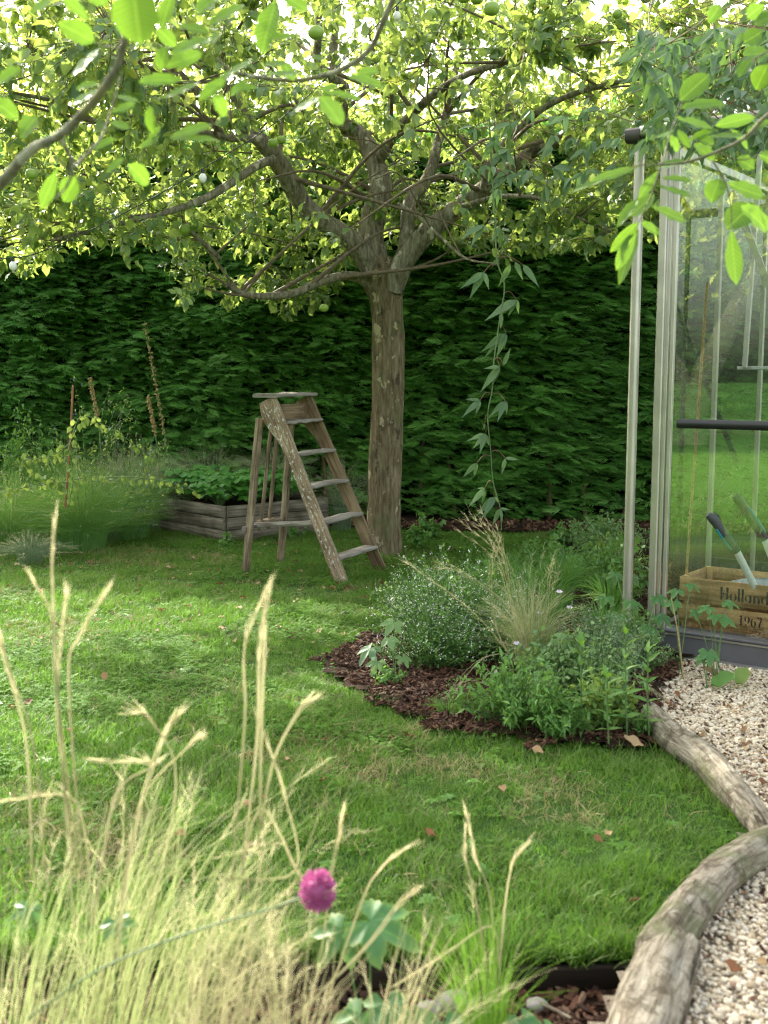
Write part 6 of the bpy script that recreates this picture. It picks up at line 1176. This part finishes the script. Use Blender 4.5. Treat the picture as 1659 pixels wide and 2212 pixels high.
walnut('thin grey walnut bough curving down from the top centre', W(870, -40, 3.2),
       [([(1720, -60), (1659, 85), (1600, 210), (1500, 290), (1380, 332), (1270, 348), (1120, 335), (1010, 310), (930, 250)], [11, 11, 10, 10, 9, 7, 4], 3.2, 3.3), ([(1280, 345), (1330, 380), (1390, 410)], [3, 2], 3.3, 3.2)],
       [(1540, 320, 1640, 300, 50), (1010, 310, 940, 350, 50), (1070, 330, 1000, 420, 45), (1270, 350, 1220, 260, 50)], cl, 3.1)
RL = [(1280, 435, 1405, 315, 105), (1280, 468, 1482, 435, 68), (1255, 505, 1425, 570, 75), (1430, 545, 1610, 500, 60), (1225, 585, 1280, 650, 55), (1260, 560, 1170, 600, 30), (1340, 620, 1430, 690, 80), (1310, 700, 1170, 715, 50), (1110, 715, 890, 790, 50), (1045, 735, 795, 832, 32), (1200, 770, 1330, 775, 36), (1180, 800, 1328, 855, 48), (1170, 840, 1060, 930, 85), (1100, 860, 1000, 975, 52), (1155, 890, 1300, 965, 78), (1110, 960, 1195, 1012, 52), (1100, 960, 975, 1092, 52), (1090, 985, 1000, 1170, 60), (1100, 990, 1010, 1230, 70), (1450, 775, 1410, 860, 90), (1480, 790, 1640, 860, 95), (1600, 730, 1530, 680, 85), (1620, 670, 1720, 700, 70), (1500, 990, 1520, 1235, 72), (1600, 880, 1480, 980, 125), (1540, 890, 1680, 990, 95), (1640, 740, 1720, 860, 80), (1550, 240, 1680, 220, 100), (1660, 280, 1600, 385, 90), (1640, 130, 1560, 190, 90), (1590, 250, 1530, 330, 55), (1400, 100, 1460, 10, 60), (1640, 20, 1560, 80, 70), (1700, 60, 1600, 100, 70), (1500, 560, 1580, 640, 40), (1180, 740, 1100, 860, 45), (1320, 640, 1270, 560, 40), (1680, 520, 1570, 560, 45), (1400, 590, 1560, 590, 50), (1350, 590, 1430, 620, 60), (1430, 560, 1320, 600, 40)]
W3 = walnut('walnut bough with large glowing leaves hanging before the greenhouse', W(1700, 230, 3.0),
       [([(1900, 300), (1659, 495), (1560, 595), (1440, 655), (1310, 700), (1190, 712)], [10, 9, 7, 6, 4], 3.0, 3.1), ([(1420, 695), (1475, 790), (1500, 900), (1500, 990)], [4, 3, 2], 3.05, 3.1), ([(1290, 440), (1250, 540), (1225, 620), (1210, 690)], [3, 4], 3.1, 3.1), ([(1200, 700), (1160, 830), (1110, 940), (1080, 1000)], [4, 3, 2], 3.1, 3.1), ([(1290, 440), (1350, 470), (1430, 545)], [3, 2], 3.1, 3.1), ([(1200, 712), (1100, 715), (1040, 735)], [3, 2], 3.1, 3.0), ([(1440, 655), (1540, 690), (1620, 670)], [3, 2], 3.1, 3.1), ([(1850, 120), (1700, 200), (1590, 260)], [5, 3], 3.0, 3.0)], RL, cr2, 3.1)

def overhead(label_o, n_, box, seed):  # unseen walnut leaves above the view, added to cast partial shade below
    r = np.random.default_rng(seed); P = np.stack([r.uniform(box[0], box[1], n_), r.uniform(box[2], box[3], n_), r.uniform(0, 1, n_)], -1); P[:, 2] = 1.6 + P[:, 1] * .36 + .12 + P[:, 2] * 1.1
    g = Acc(); scatter(g, leaf_tpl(4, 'ell', .2, .2, .2, w=.27), basis(norm(r.normal(0, .8, (n_, 3)) + [0, 0, -.3]), norm(r.normal(0, .4, (n_, 3)) + [0, 0, 1])) * r.uniform(.09, .15, n_)[:, None, None], P, r.random(n_)); obj('shade_leaves', g, M['walnut'], label_o, kind='stuff')
overhead(W1, 520, (-2.2, .6, 1.7, 4.2), 3); overhead(W3, 420, (.6, 2.6, 2.4, 4.6), 4)
# ------------------------------------------------------------------ clematis
cz = lambda x, y: (931.6 + x * .3295, 486 + y * .3295)
cv = thing('climbing_vine', 'long leaved evergreen vine trailing down before the dark hedge', 'climbing plant', W(1060, 200, 7.2)); YV = 7.2
g = Acc(); stem_pts = [(380, -700), (400, -300), (420, 0), (430, 230), (480, 400), (450, 600), (430, 750), (410, 900), (400, 1080), (370, 1250), (390, 1480), (405, 1680), (450, 1850), (460, 2000)]
tube(g, path([cz(*p) for p in stem_pts], YV, YV, 60), [.006, .004, .0025], 6); obj('stem', g, M['stem'], cv)
VN = [((345, 310), [(170, 430), (235, 510), (385, 440)]), ((520, 260), [(425, 430)]), ((550, 240), [(610, 380)]), ((600, 260), [(725, 430)]), ((345, 0), [(160, 100), (240, 170), (385, 60)]), ((450, 10), [(460, 185), (380, 130)]), ((560, 490), [(320, 640), (420, 620), (490, 620), (575, 600)]), ((460, 580), [(455, 700)]), ((490, 710), [(300, 850), (330, 885), (415, 900), (475, 825)]), ((475, 920), [(527, 785)]), ((450, 930), [(330, 940), (300, 1120), (385, 1072)]), ((320, 1150), [(210, 1140), (185, 1272), (285, 1262)]), ((487, 1155), [(360, 1272), (425, 1312), (498, 1258)]), ((355, 1370), [(215, 1422), (260, 1482), (310, 1522), (385, 1462)]), ((350, 1300), [(343, 1355)]), ((300, 1560), [(188, 1672), (275, 1672)]), ((485, 1530), [(590, 1537), (458, 1652)]), ((350, 1730), [(290, 1725), (230, 1862), (330, 1850)]), ((420, 1780), [(330, 1870), (457, 1842), (270, 1930), (320, 1945)]), ((450, 1860), [(530, 1868), (472, 1962), (390, 1992)])]
ct_ = [leaf_tpl(6, 'lance', .3, .3, .1, w=.5), leaf_tpl(6, 'lance', .35, .15, .1, w=.5)]; cme = []
for k in range(4): g = Acc(); g.add(*ct_[k % 2], k * .25); cme.append(g.mesh('leaf', M['clematis']))
sp_arr = [cz(*p) for p in stem_pts]
for k, (nd, tips) in enumerate(VN):
    u0, v0 = cz(*nd); Y = YV + rng.uniform(-.08, .08); j = int(np.argmin([abs(q[1] - v0 + 12) for q in sp_arr])); g = Acc(); sx, sy = np.interp(v0 - 14, [q[1] for q in sp_arr], [q[0] for q in sp_arr]), v0 - 14
    tube(g, catmull([W(sx, sy, YV), W((sx + u0) / 2, min(sy, v0) - 3, YV), W(u0, v0, Y)], 7), .0022, 4, cap=False); obj('leaf_stalk', g, M['stem_brown'], cv)
    for q, tp in enumerate(tips):
        u1, v1 = cz(*tp); L = math.hypot(u1 - u0, v1 - v0) / FP * Y; p0 = W(u0, v0, Y); p1 = W(u1, v1, Y + rng.uniform(-.4, .2) * L); L *= 1; wdt = .19 * L + .005; p1 = p0 + (p1 - p0) * .88
        inst('leaf', cme[(k + q) % 4], basis(p1 - p0, norm(np.array([rng.normal(0, .2), -1., .5]))) * np.array([wdt, np.linalg.norm(p1 - p0), wdt])[None], p0, cv)
def vine_mass(label, box, n, Yr, base, sz=.13):
    o = thing('vine_mass', label, 'climbing plant', base); g = Acc(); gs = Acc(); npart = 0
    for k in range(n):
        u0 = rng.uniform(box[0], box[2]); v0 = rng.uniform(box[1], box[3]); Y = rng.uniform(*Yr); p = W(u0, v0, Y)
        if k % 4 == 0: tube(gs, catmull([p, p + [rng.normal(0, .1), .05, .1], p + [rng.normal(0, .2), .1, .22]], 5), .003, 4, cap=False)
        for q in range(3):
            d = norm(np.array([rng.normal(-.25, .5), rng.normal(-.2, .4), -rng.uniform(.3, 1)])); B_ = basis(d, norm(np.array([rng.normal(0, .3), -1, .7]))); L = sz * rng.uniform(.7, 1.2); B_ = B_ * np.array([.28 * L, L, .28 * L])[None]
            if npart < 120: inst('leaf', cme[rng.integers(4)], B_, p, o); npart += 1
            else: g.add(ct_[q % 2][0] @ B_.T + p, ct_[q % 2][1], ct_[q % 2][2], rng.random())
    if g.n: obj('leaves', g, M['clematis'], o, kind='stuff')
    obj('stems', gs, M['stem_brown'], o, kind='stuff')
vine_mass('dense blue green vine leaves over the greenhouse roof at the upper right', (1380, 60, 1720, 305), 210, (5.55, 6.3), GH(.8, 2.9, .2))
vine_mass('scattered long vine leaves threaded through the apple crown', (1000, 225, 1420, 430), 46, (7.0, 7.9), W(1150, 300, 7.4))

# ------------------------------------------------------------------ string lights
sl = thing('string_lights', 'thin dark cable with white bulbs strung through the branches', 'string lights', W(-40, 560, 7.0)); g = Acc(); pts = [W(-80, 560, 7.0), W(20, 558, 7.0), W(100, 540, 7.0), W(250, 470, 7.1), W(437, 365, 7.2), W(640, 230, 7.3), W(858, 10, 7.4), W(1000, -120, 7.4)]
tube(g, catmull(pts, 50), .0035, 5); obj('cable', g, M['black'], sl)
for u, v, Y in ((28, 562, 7.0), (438, 372, 7.2), (858, 22, 7.4)):
    p = W(u, v, Y); g = Acc(); ball(g, p - [0, 0, .035], .024, 12, 8, (1, 1, 1.25)); obj('bulb', g, M['bulb'], sl); g = Acc(); tube(g, [p - [0, 0, .01], p + [0, 0, .02]], .011, 10); obj('socket', g, M['black'], sl)
